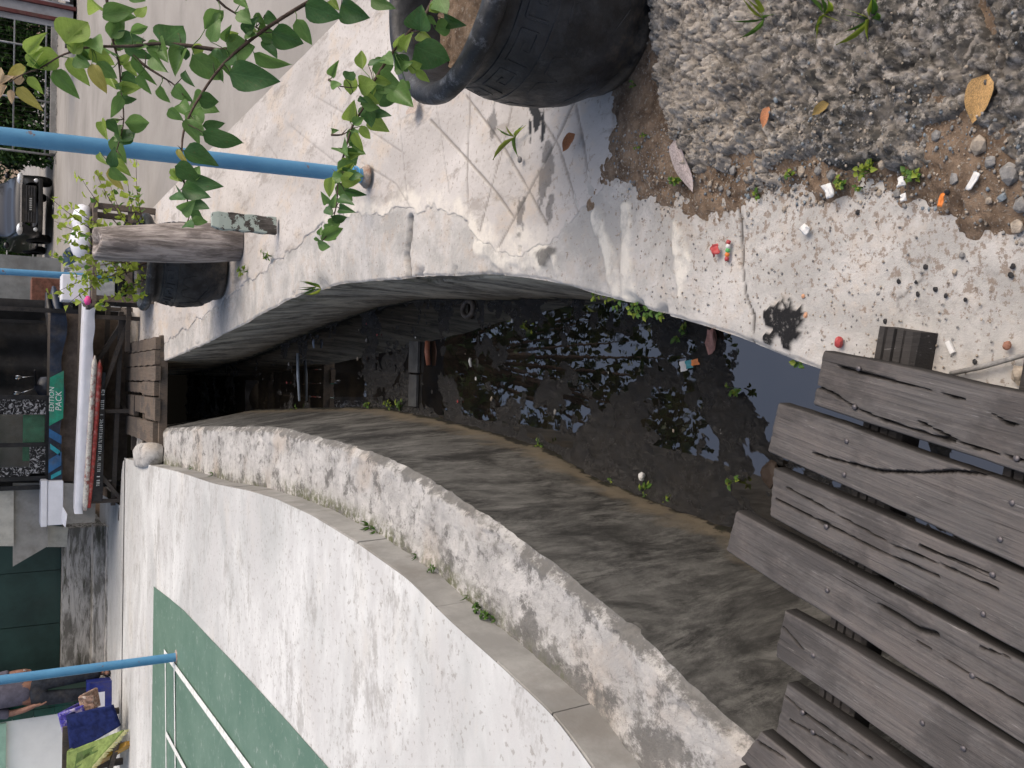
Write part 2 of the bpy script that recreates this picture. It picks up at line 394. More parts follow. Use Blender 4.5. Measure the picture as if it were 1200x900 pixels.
# ================================================================== canal lines
ZW = -.85                       # water level
RT = curve([(-1.1, -3), (-.33, 0), (-.05, 1.0), (.046, 1.357), (.102, 1.544), (.167, 1.794), (.275, 2.216), (.342, 2.491), (.399, 2.877), (.448, 3.558), (.462, 3.826),
            (.502, 4.395), (.503, 4.88), (.469, 5.555), (.39, 6.406), (.284, 7.85), (.195, 9.397), (.1, 11.5), (.05, 14)], 7)
LT = curve([(-2.4, -3), (-1.3, 0), (-1.0, 1.0), (-.837, 1.558), (-.757, 1.774), (-.678, 2.015), (-.595, 2.299), (-.479, 2.85), (-.394, 3.356), (-.348, 3.736), (-.31, 4.386),
            (-.302, 5.014), (-.285, 5.573), (-.335, 6.613), (-.40, 8.0), (-.487, 9.438), (-.6, 11.5), (-.65, 14)])
LO = curve([(-3.1, -3), (-1.92, 0), (-1.5, .9), (-1.2, 1.55), (-1.0, 2.023), (-.947, 2.143), (-.889, 2.458), (-.828, 2.84), (-.755, 3.193), (-.704, 3.75), (-.668, 4.371),
            (-.66, 4.997), (-.68, 5.61), (-.737, 6.589), (-.78, 8.0), (-.85, 9.5), (-.92, 11.2), (-.95, 14)])
def low(pts, ext):
    return curve([tuple(PZ(x, y, ZW)[:2]) for x, y in pts] + ext)
RB = low([(246, 433), (290, 421), (354, 394), (412, 372), (450, 360), (494, 351), (567, 352), (683, 351)], [(.30, 2.6), (.2, 2.1), (.12, 1.75), (-.05, 1.1), (-.35, 0), (-1.12, -3), (.05, 14)])
LB = low([(250, 490), (300, 480), (354, 478), (450, 477), (550, 497), (650, 527), (710, 560), (783, 590), (850, 613)], [(-.60, 1.9), (-.75, 1.4), (-.9, .9), (-1.2, 0), (-2.3, -3), (-.5, 14)])

SE = curve([(.16, 14), (.2, 11.5), (.36, 9.5), (.5, 8), (.62, 6.8), (.72, 5.8), (.79, 5.2), (.84, 4.6), (.83, 4.2), (.784, 3.838), (.70, 3.3), (.63, 3.08), (.53, 2.93), (.455, 2.72), (.43, 2.56), (.47, 2.43), (.52, 2.3), (.55, 2.15), (.75, 2.0), (.9, 1.85)])
# ------------------------------------------------------------------ right bank: wall with its coping
Ys = rows(-.6, 13.5, .006, .0032)
off = np.concatenate([[-1e-4], np.linspace(.002, .014, 4), np.linspace(.02, .62, 84), np.linspace(.66, 1.6, 14)])
def wall_right():
    n = len(Ys); top = RT(Ys)[:, None] + off[None, ::-1]; Yg = np.repeat(Ys[:, None], top.shape[1], 1)
    s = np.repeat(off[None, ::-1], n, 0)
    X = top.copy()
    wob = .012 * fbm(Yg*0 + 3.3, Yg, 3, 4, 3) * np.exp(-s / .05)
    X += wob
    Z = .006 * fbm(X, Yg, 2.2, 4, 5) + .0035 * fbm(X, Yg, 14, 4, 8)
    Z -= .02 * sstep(-.02, .10, X - SE(Yg)) * sstep(2.3, 2.5, Yg)
    # plaster smears, the open joint and the cracks
    edge = .008 * sstep(.010, 0, s + .006 * fbm(X, Yg, 25, 3, 2)); Z -= edge
    Z -= .03 * sstep(.25, .6, fbm(X, Yg, 9, 3, 31)) * sstep(.05, 0, s)
    # a chunk broken out of the edge far along
    ch = np.exp(-(((X - .50)/.05)**2 + ((Yg - 4.75)/.12)**2)); Z -= .05 * ch
    P = lambda *q: [tuple(PZ(x, y)[:2]) for x, y in q]
    gap = polydist(X, Yg, P((481, 258), (479, 285), (477, 300), (479, 318), (478, 330)))
    g1 = sstep(.030, .013, gap + .004 * fbm(X, Yg, 30, 3, 4)); Z -= .08 * g1
    cr = polydist(X, Yg, P((866, 240), (868, 257), (870, 310), (875, 347), (885, 373), (882, 402)))
    g2 = sstep(.004, .001, cr + .002 * fbm(X, Yg, 50, 3, 6)); Z -= .006 * g2
    cr2 = polydist(X, Yg, P((1090, 300), (1078, 330), (1050, 352), (1060, 375)))
    g3 = sstep(.004, .001, cr2 + .003 * fbm(X, Yg, 40, 3, 16)) * .6
    tar = np.zeros(X.shape)
    for (px, py, r) in ((920, 376, .040), (926, 390, .028), (907, 372, .026), (902, 396, .014), (924, 402, .015), (935, 374, .022)):
        c = PZ(px, py); tar = np.maximum(tar, sstep(1.15, .95, np.hypot(X - c.x, Yg - c.y)/r + .8 * fbm(X, Yg, 60, 5, 9, .65)))
    for (px, py, r) in ((605, 262, .03), (612, 283, .035), (640, 300, .03)):
        c = PZ(px, py); tar = np.maximum(tar, .7 * sstep(1.1, .6, np.hypot(X - c.x, (Yg - c.y)*.6)/r + .8 * fbm(X, Yg, 28, 4, 19)))
    Z += .006 * tar
    smear = np.zeros(X.shape)
    for pts, wd in (((700, 255), (715, 300), (722, 345)), .022), (((790, 262), (800, 300), (795, 345)), .02), (((733, 246), (737, 290), (735, 345)), .02), (((650, 300), (655, 330)), .02), (((560, 290), (600, 305), (640, 300)), .035):
        d = polydist(X, Yg, P(*pts)); smear = np.maximum(smear, sstep(wd*1.3, wd*.6, d + .03 * fbm(X, Yg, 16, 4, 12)))
    Z += .006 * smear
    dirt = sstep(.02, .35, s) * sstep(2.3, 1.6, Yg) + .8 * sstep(6, 7.2, Yg) * sstep(.05, .3, s)
    top_n = X.shape[1]
    # inner face
    fz = np.concatenate([np.linspace(-.02, ZW - .18, 46)])
    fr = (fz / ZW)[None, :]; xb = RB(Ys)[:, None]; xt = X[:, -1:]
    FX = xt + (xb - xt) * fr; FY = np.repeat(Ys[:, None], len(fz), 1); FZ = np.repeat(fz[None, :], n, 0)
    FX = FX + .007 * fbm(FY, FZ, 5, 4, 21) + .003 * fbm(FY, FZ, 30, 3, 22)
    # horizontal shelf crack in the wall
    FX += .05 * sstep(.022, .008, np.abs(FY - 3.54 + .02*fbm(FY*0, FZ, 8, 3, 45))) * sstep(-.35, -.2, FZ)
    sc = np.abs(FZ + .07 + .10 * (FY - 3.0) + .02*fbm(FY, FZ, 6, 3, 44)); FX += .03 * sstep(.012, .004, sc) * sstep(2.6, 2.9, FY) * sstep(3.75, 3.5, FY)
    ob = empty('canal_wall', (0, 0, 0), 0, 'retaining wall with wide cracked concrete coping below the planters', 'wall')
    at = dict(groove=np.maximum(np.maximum(g1, g2), g3), tar=tar, smear=smear, dirt=np.clip(dirt, 0, 1))
    grid('coping', np.stack([X, Yg, Z], -1), MAT['coping'], ob, at, flip=False)
    FX[:, 0] = X[:, -1]; FZ[:, 0] = Z[:, -1]
    grid('inner_face', np.stack([FX, FY, FZ], -1), MAT['face2'], ob, dict(h=FZ - ZW, moss=np.clip(sstep(.5, .9, fbm(FY, FZ, 3, 4, 40) + .35 * sstep(-.3, -.02, FZ)), 0, 1) * .8 + .5*sstep(.10,.03,FZ-ZW)))
wall_right()

# ------------------------------------------------------------------ left bank: wall, plaster top, stained inner face
def wall_left():
    Yl = rows(-1.2, 11.4, .0085, .0052); n = len(Yl)
    u = np.linspace(0, 1, 60)[None, :]
    xo = LO(Yl)[:, None] - .06; xt = LT(Yl)[:, None]
    X = xo + (xt - xo) * u; Yg = np.repeat(Yl[:, None], 60, 1)
    s = xt - X                                                  # distance from the canal edge
    chip = fbm(X*0 + 1.7, Yg, 7, 5, 51)
    X = X + .009 * chip * np.exp(-s / .04)
    Z = .010 * fbm(X, Yg, 3, 4, 52) + .007 * fbm(X, Yg, 16, 4, 53)
    pl = sstep(.0, .25, fbm(X, Yg, 6, 5, 54)); Z += .007 * pl      # flaking plaster skin
    Z -= .03 * sstep(.035, 0, s + .02 * fbm(X, Yg, 20, 3, 55))
    Z -= .02 * sstep(.35, .5, fbm(X, Yg, 12, 3, 56)) * sstep(.12, 0, s)
    ob = empty('canal_wall', (0, 0, 0), 0, 'retaining wall with peeling white plaster top below the sports court', 'wall')
    mo = sstep(.12, .0, X - LO(Yl)[:, None]) * sstep(-.1, .4, fbm(X, Yg, 2, 3, 57) + .1)
    ed = np.clip(.75*sstep(.07, 0, s) + .55*sstep(.5, -.2, fbm(X, Yg, 1.6, 3, 58)) * sstep(3.6, 2.0, Yg) * sstep(.26, .08, X - LO(Yl)[:, None]) + .5 * sstep(.09, 0, X - LO(Yl)[:, None]), 0, 1)
    grid('plaster_top', np.stack([X, Yg, Z], -1), MAT['walltop'], ob, dict(edge=ed, moss=mo), flip=True)
    fz = np.linspace(-.02, ZW - .18, 54); fr = (fz / ZW)[None, :]; x0 = X[:, -1:]; xb = LB(Yl)[:, None]
    FX = x0 + (xb - x0) * fr; FY = np.repeat(Yl[:, None], 54, 1); FZ = np.repeat(fz[None, :], n, 0)
    FX = FX - .008 * fbm(FY, FZ, 4, 4, 61) - .004 * fbm(FY, FZ, 26, 4, 62)
    FX[:, 0] = X[:, -1]; FZ[:, 0] = Z[:, -1]
    grid('inner_face', np.stack([FX, FY, FZ], -1), MAT['face'], ob, dict(h=FZ - ZW, moss=.25 * sstep(.12, .03, FZ - ZW)), flip=True)
wall_left()

# ------------------------------------------------------------------ sludge and water in the drain
def bed():
    Yb = rows(.6, 13, .009, .006); n = len(Yb); m = 90
    a = LB(Yb)[:, None] - .03; b = RB(Yb)[:, None] + .03; u = np.linspace(0, 1, m)[None, :]
    X = a + (b - a) * u; Yg = np.repeat(Yb[:, None], m, 1)
    z = .028 * fbm(X, Yg, 2.6, 4, 71) + .020 * fbm(X, Yg, 8, 4, 72) + .030 * fbm(X, Yg, 19, 5, 73, .62) - .001
    for (px, py, r, a_) in ((600, 425, .13, -.035), (640, 395, .12, -.03), (545, 390, .14, -.03), (720, 440, .13, -.04), (680, 410, .09, -.03), (800, 500, .08, -.06), (775, 395, .10, .02), (690, 370, .10, .02), (935, 440, .20, -.020), (880, 420, .13, -.014), (900, 500, .12, .02),
                            (560, 450, .12, -.03), (500, 430, .25, -.03), (400, 420, .4, -.03), (300, 450, .6, -.035),
                            (770, 440, .10, .035), (740, 480, .14, .03), (640, 470, .12, .03), (850, 470, .12, .03), (860, 560, .2, .03), (700, 520, .2, .035), (600, 480, .12, .03), (530, 470, .14, .02), (790, 560, .14, .035), (830, 420, .09, .02)):
        c = PZ(px, py, ZW); z += .62 * a_ * np.exp(-(((X - c.x)**2 + (Yg - c.y)**2) / r**2))
    z += .05 * sstep(.10, 0, X - a - .02 * fbm(X, Yg, 8, 3, 74)) * sstep(8, 3, Yg) + .015 * sstep(.06, 0, b - X)
    rg = np.abs(fbm(X, Yg, 11, 3, 75)); z -= .012 * sstep(.12, 0, rg) * sstep(-.005, .02, z)
    z = np.where(z > .025, .025 + (z - .025) * .7, z); z += (.005 * fbm(X, Yg, 55, 4, 76, .6) + .004 * fbm(X, Yg, 110, 3, 77)) * sstep(-.002, .01, z)
    o = grid('drain_bed', np.stack([X, Yg, ZW + z], -1), MAT['mud'], None, dict(hi=sstep(.008, .035, z))); tag(o, 'black wet sludge along the bottom of the drain', None, None, 'structure')
    Pw = np.stack([np.stack([a[:, 0]-.05, Yb, Yb*0 + ZW], -1), np.stack([b[:, 0]+.05, Yb, Yb*0 + ZW], -1)], 1)
    o = grid('water', Pw, MAT['water']); tag(o, 'black still drain water between the two walls', None, None, 'structure')
bed()

# ------------------------------------------------------------------ right bank: pale screed slab
GROOVES = [((546, 60), (546, 105), (543, 180), (543, 242)), ((602, 95), (600, 105), (583, 180), (572, 217), (557, 270)), ((542, 112), (585, 170), (617, 225), (636, 262)), ((500, 140), (537, 180), (575, 222), (597, 253)),
           ((593, 90), (617, 117), (650, 170), (667, 225), (674, 252)), ((676, 100), (647, 165), (622, 212), (578, 292)), ((670, 122), (677, 155), (687, 225)), ((329, 140), (390, 190), (430, 225)), ((362, 110), (405, 135), (470, 180)),
           ((295, 147), (322, 185)), ((452, 80), (462, 120), (472, 225), (474, 250)), ((500, 60), (507, 127), (522, 225)), ((420, 190), (460, 215), (475, 240)), ((380, 60), (385, 140), (390, 230))]
def slab():
    Yp = rows(1.9, 13.4, .0048, .0034); n = len(Yp)
    d = np.concatenate([np.linspace(-.05, .72, 165), np.linspace(.73, 1.0, 16)])
    x1 = 1.86
    dd = d[None, :]
    base = SE(Yp)[:, None]; X = np.where(dd <= .72, base + dd, base + .72 + (x1 - base - .72) * (dd - .72) / .28); Yg = np.repeat(Yp[:, None], len(d), 1)
    e = X - base + .05 * fbm(X, Yg, 7, 5, 81) + .03 * fbm(X, Yg, 2.5, 3, 82) + .02 * fbm(X, Yg, 26, 4, 86)
    e = np.minimum(e, (Yg - 2.12) + .5 * np.clip(.9 - X, 0, 1)*.3 + .05 * fbm(X, Yg, 8, 4, 83))
    lift = sstep(-.006, .006, e)
    Z = -.03 + .034 * lift + (.005 * fbm(X, Yg, 3, 4, 84) + .0012 * fbm(X, Yg, 25, 3, 85)) * lift
    gr = np.zeros(X.shape)
    for i, g in enumerate(GROOVES):
        q = [tuple(PZ(x, y, .02)[:2]) for x, y in g]; wd = .0052 if i < 7 else .0042
        gr = np.maximum(gr, sstep(wd*1.5, wd*.4, polydist(X, Yg, q) + .003 * fbm(X, Yg, 30, 3, 90 + i)) * (1 if i < 7 else .55))
    Z -= .004 * gr
    tar = np.zeros(X.shape)
    for (px, py, rx, ry) in ((620, 122, .018, .05), (625, 138, .022, .05), (632, 150, .016, .05), (617, 150, .01, .05), (638, 190, .035, .08), (632, 215, .03, .08), (640, 240, .025, .06), (605, 250, .03, .06), (573, 140, .03, .08), (398, 268, .02, .16), (400, 290, .02, .1)):
        c = PZ(px, py, .02); q = np.hypot((X - c.x)/ry, (Yg - c.y)/rx)
        st = 1. if py < 152 and px > 600 else .6
        tar = np.maximum(tar, st * sstep(1.05, .75, q + 1.0 * fbm(X, Yg, 34, 5, 95)))
    smear = .85 * sstep(.10, .03, e + .05 * fbm(X, Yg, 12, 4, 96)) * sstep(2.35, 2.6, Yg) * sstep(5.5, 4, Yg)
    o = grid('pavement', np.stack([X, Yg, Z], -1), MAT['slab'], None, dict(groove=gr, tar=tar, smear=smear)); tag(o, 'pale smooth pavement with scored lines beside the drain', None, None, 'structure')
slab()

# ------------------------------------------------------------------ soil seam and eroded concrete (near right)
SB = curve([(.16, .6), (.249, .909), (.274, .987), (.342, 1.055), (.378, 1.225), (.394, 1.404), (.454, 1.644), (.447, 1.8), (.50, 2.05), (.513, 2.3)])
RBD = curve([(.22, .7), (.28, .86), (.35, .925), (.44, .965), (.475, 1.018), (.444, 1.116), (.424, 1.186), (.452, 1.357), (.474, 1.551), (.50, 1.72), (.62, 1.84), (.9, 1.88)])
def soil():
    Yp = rows(.55, 2.4, .006, .001); X0 = np.arange(.15, 1.9, .006)
    X, Yg = np.meshgrid(X0, Yp)
    e = X - SB(Yg) + .10 * fbm(X, Yg, 9, 6, 101, .6) + .03 * fbm(X, Yg, 3, 3, 102) - .03 * sstep(.0, .5, fbm(X, Yg, 40, 3, 107))
    e = np.minimum(e, 2.14 + .1*sstep(.8, .5, X) - Yg + .14 * fbm(X, Yg, 9, 6, 103, .6))
    e = e + .028
    Z = -.02 + .036 * sstep(-.05, .15, e) + .008 * np.minimum(sstep(0, .2, e), 1) + (.009 * fbm(X, Yg, 10, 5, 104) + .006 * fbm(X, Yg, 45, 4, 105)) * sstep(-.02, .03, e)
    o = grid('soil', np.stack([X, Yg, Z], -1), MAT['soil'], mask=X > RT(Yg) + .04); tag(o, 'brown soil seam between coping and broken concrete', None, None, 'structure')
    return X, Yg, Z
def rough():
    Yp = rows(.5, 2.0, .0036, .001); X0 = np.arange(.2, 1.75, .0036)
    X, Yg = np.meshgrid(X0, Yp)
    e = X - RBD(Yg) + .09 * fbm(X, Yg, 9, 5, 111, .6)
    e = np.minimum(e, 1.90 - Yg + .05 * fbm(X, Yg, 7, 4, 112))
    wx = X + .012*fbm(X, Yg, 14, 3, 113); wy = Yg + .012*fbm(X, Yg, 14, 3, 114)
    f1, f2, idv = worley(wx + .01*fbm(X, Yg, 40, 3, 119), wy + .01*fbm(X, Yg, 40, 3, 120), 30, 3); g1, g2, idw = worley(wx, wy, 70, 4); b1, b2, idb = worley(wx, wy, 13, 6)
    keep = (idv > .4); 
    st = np.where(keep, sstep(.0, .28, f2 - f1), .35) * (.5 + idv)
    Z = -.02 + .055 * sstep(-.01, .06, e) + .022 * sstep(.05, .5, e)
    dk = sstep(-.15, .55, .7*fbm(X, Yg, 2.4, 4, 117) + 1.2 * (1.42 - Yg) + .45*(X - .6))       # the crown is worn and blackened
    am = sstep(-.01, .03, e)
    Z += am * ((.013 * st + .007 * sstep(0, .3, g2 - g1) * (.4 + idw) + .016*sstep(.0,.35,b2-b1)*(idb > .55)) * (1 - .35 * dk) + .02 * fbm(X, Yg, 4, 4, 115) + .022 * fbm(X, Yg, 14, 6, 116, .6) - .010 * sstep(.1, .0, np.abs(fbm(X, Yg, 30, 3, 121))))
    # split running through the slab
    q = [tuple(PZ(x, y, .06)[:2]) for x, y in ((1107, 150), (1125, 125), (1140, 110), (1160, 60), (1150, 20), (1130, -20))]
    cr = sstep(.02, .004, polydist(X, Yg, q) + .012 * fbm(X, Yg, 18, 3, 118)); Z -= .03 * cr * am
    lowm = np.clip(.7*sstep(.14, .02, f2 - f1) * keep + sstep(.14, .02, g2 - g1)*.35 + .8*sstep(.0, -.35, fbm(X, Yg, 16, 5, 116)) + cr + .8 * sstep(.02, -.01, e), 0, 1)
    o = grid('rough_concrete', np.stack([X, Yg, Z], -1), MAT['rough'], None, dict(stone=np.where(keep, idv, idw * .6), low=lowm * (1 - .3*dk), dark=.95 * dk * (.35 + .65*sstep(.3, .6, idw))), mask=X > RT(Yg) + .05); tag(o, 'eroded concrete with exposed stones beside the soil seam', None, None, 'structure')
    return X, Yg, Z
SOIL = soil(); ROUGH = rough()
def surf_z(x, y):
    z = -.0
    for X, Yg, Z in (SOIL, ROUGH):
        i = int(np.searchsorted(Yg[:, 0], y)); j = int(np.searchsorted(X[0], x))
        if 0 < i < X.shape[0] and 0 < j < X.shape[1]: z = max(z, float(Z[i, j]))
    if y > 2.15 and x > SE(y): z = max(z, .02)
    return z

# ------------------------------------------------------------------ road, far ground, court
def sheets():
    m = MB()
    def q(x0, y0, x1, y1, z): m.add([(x0, y0, z), (x1, y0, z), (x1, y1, z), (x0, y1, z)], [(0, 1, 2, 3)])
    q(1.8, 1.95, 12, 60, -.002); q(1.5, -6, 12, 1.95, .008); q(-1.6, 13.3, 1.8, 60, .010); q(.0, 11.9, 1.8, 13.3, .004)
    tag(m.obj('road', MAT['road']), 'grey concrete road running behind the planters', None, None, 'structure')
    m = MB()
    q(12, -60, 700, 700, -.01); q(-700, 60, 12, 700, -.012); q(-700, -60, -16, 60, -.014); q(-16, -60, 12, -6, -.016); q(-16, 14.5, -1.6, 60, -.018)
    tag(m.obj('ground', MAT['soil']), 'bare earth around the yard', None, None, 'structure')
sheets()
ZC = .14
def court():
    Yc = rows(-6, 11.3, .04, .01); e = np.where(Yc < -3, LO(-3) - .45*(-3 - Yc), LO(np.maximum(Yc, -3)))
    cols = np.concatenate([[0], np.linspace(.02, 1, 10), np.linspace(1.5, 14, 12)])
    X = e[:, None] - cols[None, :]; X = np.maximum(X, -15); Yg = np.repeat(Yc[:, None], len(cols), 1)
    o1 = grid('court', np.stack([X, Yg, X*0 + ZC + .003*fbm(X, Yg, 1.5, 3, 7)*0], -1), MAT['court'], None, None, flip=True)
    tag(o1, 'raised pale concrete sports court with green painted field', None, None, 'structure')
    # rounded far corner up to the building
    m = MB(); xs = LO(11.3)
    m.add([(xs, 11.3, ZC), (xs - .06, 11.5, ZC), (xs - .2, 11.62, ZC), (xs - .6, 11.7, ZC), (xs - .7, 13.9, ZC), (-15, 13.9, ZC), (-15, 11.3, ZC)], [(0, 1, 2, 3, 4, 5, 6)])
    m.add([(xs, 11.3, 0), (xs - .06, 11.5, 0), (xs - .2, 11.62, 0), (xs - .6, 11.7, 0), (xs, 11.3, ZC), (xs - .06, 11.5, ZC), (xs - .2, 11.62, ZC), (xs - .6, 11.7, ZC)], [(0, 1, 5, 4), (1, 2, 6, 5), (2, 3, 7, 6)])
    m.obj('far_apron', MAT['court'], o1)
    # kerb blocks that face the court slab
    Yd = np.arange(-2.9, 11.3, .01); Xd = LO(Yd); arc = np.concatenate([[0], np.cumsum(np.hypot(np.diff(Xd), np.diff(Yd)))])
    a = 0
    while a < arc[-1] - .1:
        L = random.uniform(.33, .47); b = min(a + L - .006, arc[-1])
        t = np.linspace(a, b, 5); ys = np.interp(t, arc, Yd); xs_ = LO(ys) + random.uniform(-.004, .004); dz = random.uniform(-.006, -.002)
        v = []; tw = random.uniform(-.006, .006)
        for i in range(5):
            xo = xs_[i] + tw * (i/4 - .5)
            v += [(xo + .006, ys[i], -.02), (xo, ys[i], ZC + dz - .004), (xo - .008, ys[i], ZC + dz), (xo - .09, ys[i], ZC + dz), (xo - .09, ys[i], -.02)]
        f = []
        for i in range(4):
            for j in range(4): p = i*5 + j; f.append((p, p+5, p+6, p+1))
        f += [(0, 1, 2, 3, 4), (24, 23, 22, 21, 20)]
        MB().add(v, f).obj('kerb_block', MAT['block'], o1)
        a += L
    g = [(180, 687), (197, 700), (215, 715), (232, 733), (250, 752), (275, 778), (300, 805), (340, 849), (385, 900), (440, 962), (560, 1098), (640, 1190)]
    pts = [PZ(x, y, ZC + .004) for x, y in g]; fy = pts[0].y
    m = MB(); vs = [Vector((-12, fy - .05, ZC + .004))] + pts + [Vector((-12, pts[-1].y, ZC + .004))]
    m.add(vs, [tuple(range(len(vs)))[::-1]]); m.obj('green_field', MAT['green'], o1)
    def line(a, b, wd):
        p = PZ(*a, ZC + .008); q = PZ(*b, ZC + .008); d = (q - p).normalized(); q = q + d * 3; s = Vector((-d.y, d.x, 0)) * wd / 2
        MB().add([p - s, q - s, q + s, p + s], [(0, 1, 2, 3)]).obj('court_line', MAT['line'], o1)
    line((193.5, 762), (194.5, 900), .045); 
    for o in [c for c in o1.children if c.name.startswith('court_line')]: pass
    p = PZ(204, 782, ZC + .012); q = PZ(205, 900, ZC + .012)
    def line2(a, b, wd, z): 
        p = PZ(*a, z); q = PZ(*b, z); d = (q - p).normalized(); q = q + d * 3; s = Vector((-d.y, d.x, 0)) * wd / 2
        MB().add([p - s, q - s, q + s, p + s], [(0, 1, 2, 3)]).obj('court_line', MAT['line'], o1)
    line2((204, 780), (205.2, 900), .045, ZC + .012)
    line2((192, 764), (291, 900), .055, ZC + .016)
    line2((194, 859), (216, 900), .05, ZC + .020)
court()

# ================================================================== plank bridge in the foreground
ZP = .10
iron = simple('rusty_nail_iron', (.13, .12, .125), .5, .5, .6, .3, 60)
def plank_mesh(P4, cracks, seed, L=2.2, th=.036, notch=0):
    a, b, c, d = [Vector(p) for p in P4]     # far end a (right) b (left); near points c (right edge) d (left edge)
    return a, b, c, d
BEAM = m_wood('blackened_beam', (.016, .015, .014), (.075, .07, .066), (.05, .045, .04))
def build_bridge():
    root = empty('plank_bridge', (-.35, 1.0, 0), 0, 'weathered grey plank footbridge laid over the near end of the drain', 'footbridge')
    data = [((966, 407), (952, 477), (1200, 460), (1200, 555)), ((913, 469), (899, 532), (1200, 573), (1200, 665)), ((908, 547), (903, 607), (1200, 673), (1200, 765)),
            ((862, 597), (849, 647), (1200, 777), (1200, 875)), ((920, 712), (907, 772), (1200, 881), (1093, 900)), ((921, 798), (907, 860), (1077, 900), (1000, 916)), ((893, 855), (868, 893), (955, 900), (900, 910)), ((866, 896), (850, 935), (900, 915), (880, 950))]
    cracks = [[[(955, 452), (975, 460), (1003, 478), (1030, 490), (1060, 500), (1120, 518)], [(1165, 485), (1180, 495), (1200, 500)], [(985, 430), (1060, 450), (1130, 468)], [(1080, 495), (1130, 520), (1200, 540)]],
              [[(955, 532), (985, 540), (1030, 552), (1080, 554), (1120, 552), (1155, 556)], [(1000, 500), (1060, 522)]],
              [[(912, 585), (940, 600), (985, 622), (1040, 650), (1100, 675)], [(925, 572), (980, 602), (1050, 640), (1120, 668), (1170, 690)], [(1080, 640), (1160, 672)]],
              [[(1030, 710), (1050, 722), (1075, 738), (1096, 744)], [(1075, 752), (1137, 792), (1200, 828)], [(1150, 760), (1180, 770)]],
              [[(918, 735), (940, 760)]],
              [[(918, 815), (940, 835), (975, 860), (1020, 890)], [(925, 845), (952, 860), (1000, 890)]], [[(890, 870), (920, 888)]], []]
    nails = [[(1008, 432), (1003, 477), (1193, 537)], [(993, 517), (990, 556), (1187, 589), (1173, 632)], [(970, 617), (1165, 673), (1154, 719)], [(968, 692), (1138, 792)], [(953, 768), (1129, 877), (1081, 847)], [(940, 835), (952, 858)], [], []]
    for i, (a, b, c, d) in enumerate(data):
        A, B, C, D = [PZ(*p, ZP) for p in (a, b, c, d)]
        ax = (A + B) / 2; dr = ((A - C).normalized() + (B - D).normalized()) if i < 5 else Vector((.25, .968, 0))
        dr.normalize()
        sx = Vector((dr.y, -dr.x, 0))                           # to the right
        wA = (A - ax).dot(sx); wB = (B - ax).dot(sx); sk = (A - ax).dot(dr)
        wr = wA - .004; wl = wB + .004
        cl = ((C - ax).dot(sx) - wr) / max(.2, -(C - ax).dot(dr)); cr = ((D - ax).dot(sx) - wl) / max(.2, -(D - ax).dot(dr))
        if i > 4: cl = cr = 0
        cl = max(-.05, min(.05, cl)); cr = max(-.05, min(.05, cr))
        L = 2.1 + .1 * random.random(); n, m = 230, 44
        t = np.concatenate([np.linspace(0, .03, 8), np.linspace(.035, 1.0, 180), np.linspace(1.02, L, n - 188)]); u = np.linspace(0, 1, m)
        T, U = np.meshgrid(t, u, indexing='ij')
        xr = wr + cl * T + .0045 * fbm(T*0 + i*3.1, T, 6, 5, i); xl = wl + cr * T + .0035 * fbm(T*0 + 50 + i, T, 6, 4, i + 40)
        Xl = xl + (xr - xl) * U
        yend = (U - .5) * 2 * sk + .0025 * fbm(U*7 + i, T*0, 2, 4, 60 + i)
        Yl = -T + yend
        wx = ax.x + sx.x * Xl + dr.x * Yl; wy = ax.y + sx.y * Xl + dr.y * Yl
        crack_gap_shade = np.zeros(T.shape)
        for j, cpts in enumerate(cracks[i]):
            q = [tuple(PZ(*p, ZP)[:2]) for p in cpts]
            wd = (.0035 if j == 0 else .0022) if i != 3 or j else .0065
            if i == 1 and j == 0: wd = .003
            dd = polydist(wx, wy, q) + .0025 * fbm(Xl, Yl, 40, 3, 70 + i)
            crack_gap_shade = np.maximum(crack_gap_shade, sstep(wd, wd*.35, dd))
        crack_gap_shade[:, 0] = np.maximum(crack_gap_shade[:, 0], .75); crack_gap_shade[:, -1] = np.maximum(crack_gap_shade[:, -1], .75)  # long edges darkened: shade of the gaps painted in
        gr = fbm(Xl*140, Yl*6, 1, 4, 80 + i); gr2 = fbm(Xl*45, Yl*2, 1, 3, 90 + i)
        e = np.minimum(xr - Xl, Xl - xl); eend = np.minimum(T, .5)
        Z = .0013 * gr + .0016 * gr2 - .004 * sstep(.0035, 0, e) - .003 * sstep(.004, 0, eend) - .012 * crack_gap_shade * (U > .001) * (U < .999) + .003 * fbm(Xl, Yl, 3, 2, 99 + i)
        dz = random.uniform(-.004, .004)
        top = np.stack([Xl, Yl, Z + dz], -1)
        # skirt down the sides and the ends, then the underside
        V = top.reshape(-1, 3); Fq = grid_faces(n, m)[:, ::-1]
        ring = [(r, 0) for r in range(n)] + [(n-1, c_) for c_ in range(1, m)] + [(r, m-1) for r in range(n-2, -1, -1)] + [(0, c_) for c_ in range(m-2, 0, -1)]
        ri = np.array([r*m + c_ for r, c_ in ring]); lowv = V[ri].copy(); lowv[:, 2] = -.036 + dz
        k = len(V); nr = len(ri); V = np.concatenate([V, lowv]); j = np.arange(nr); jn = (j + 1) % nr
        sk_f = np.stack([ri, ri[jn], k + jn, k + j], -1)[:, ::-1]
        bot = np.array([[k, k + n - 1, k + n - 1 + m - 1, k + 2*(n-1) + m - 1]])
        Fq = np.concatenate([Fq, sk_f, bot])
        o = mesh_np('plank', V, Fq, MAT['wood'], root, True, dict(crack=np.concatenate([crack_gap_shade.ravel(), np.full(nr, .95)])))  # skirt painted dark to stand for shade between the boards
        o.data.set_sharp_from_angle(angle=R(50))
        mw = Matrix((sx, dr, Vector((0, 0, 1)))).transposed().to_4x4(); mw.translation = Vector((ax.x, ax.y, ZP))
        o.matrix_local = Matrix.Translation(-root.location) @ mw
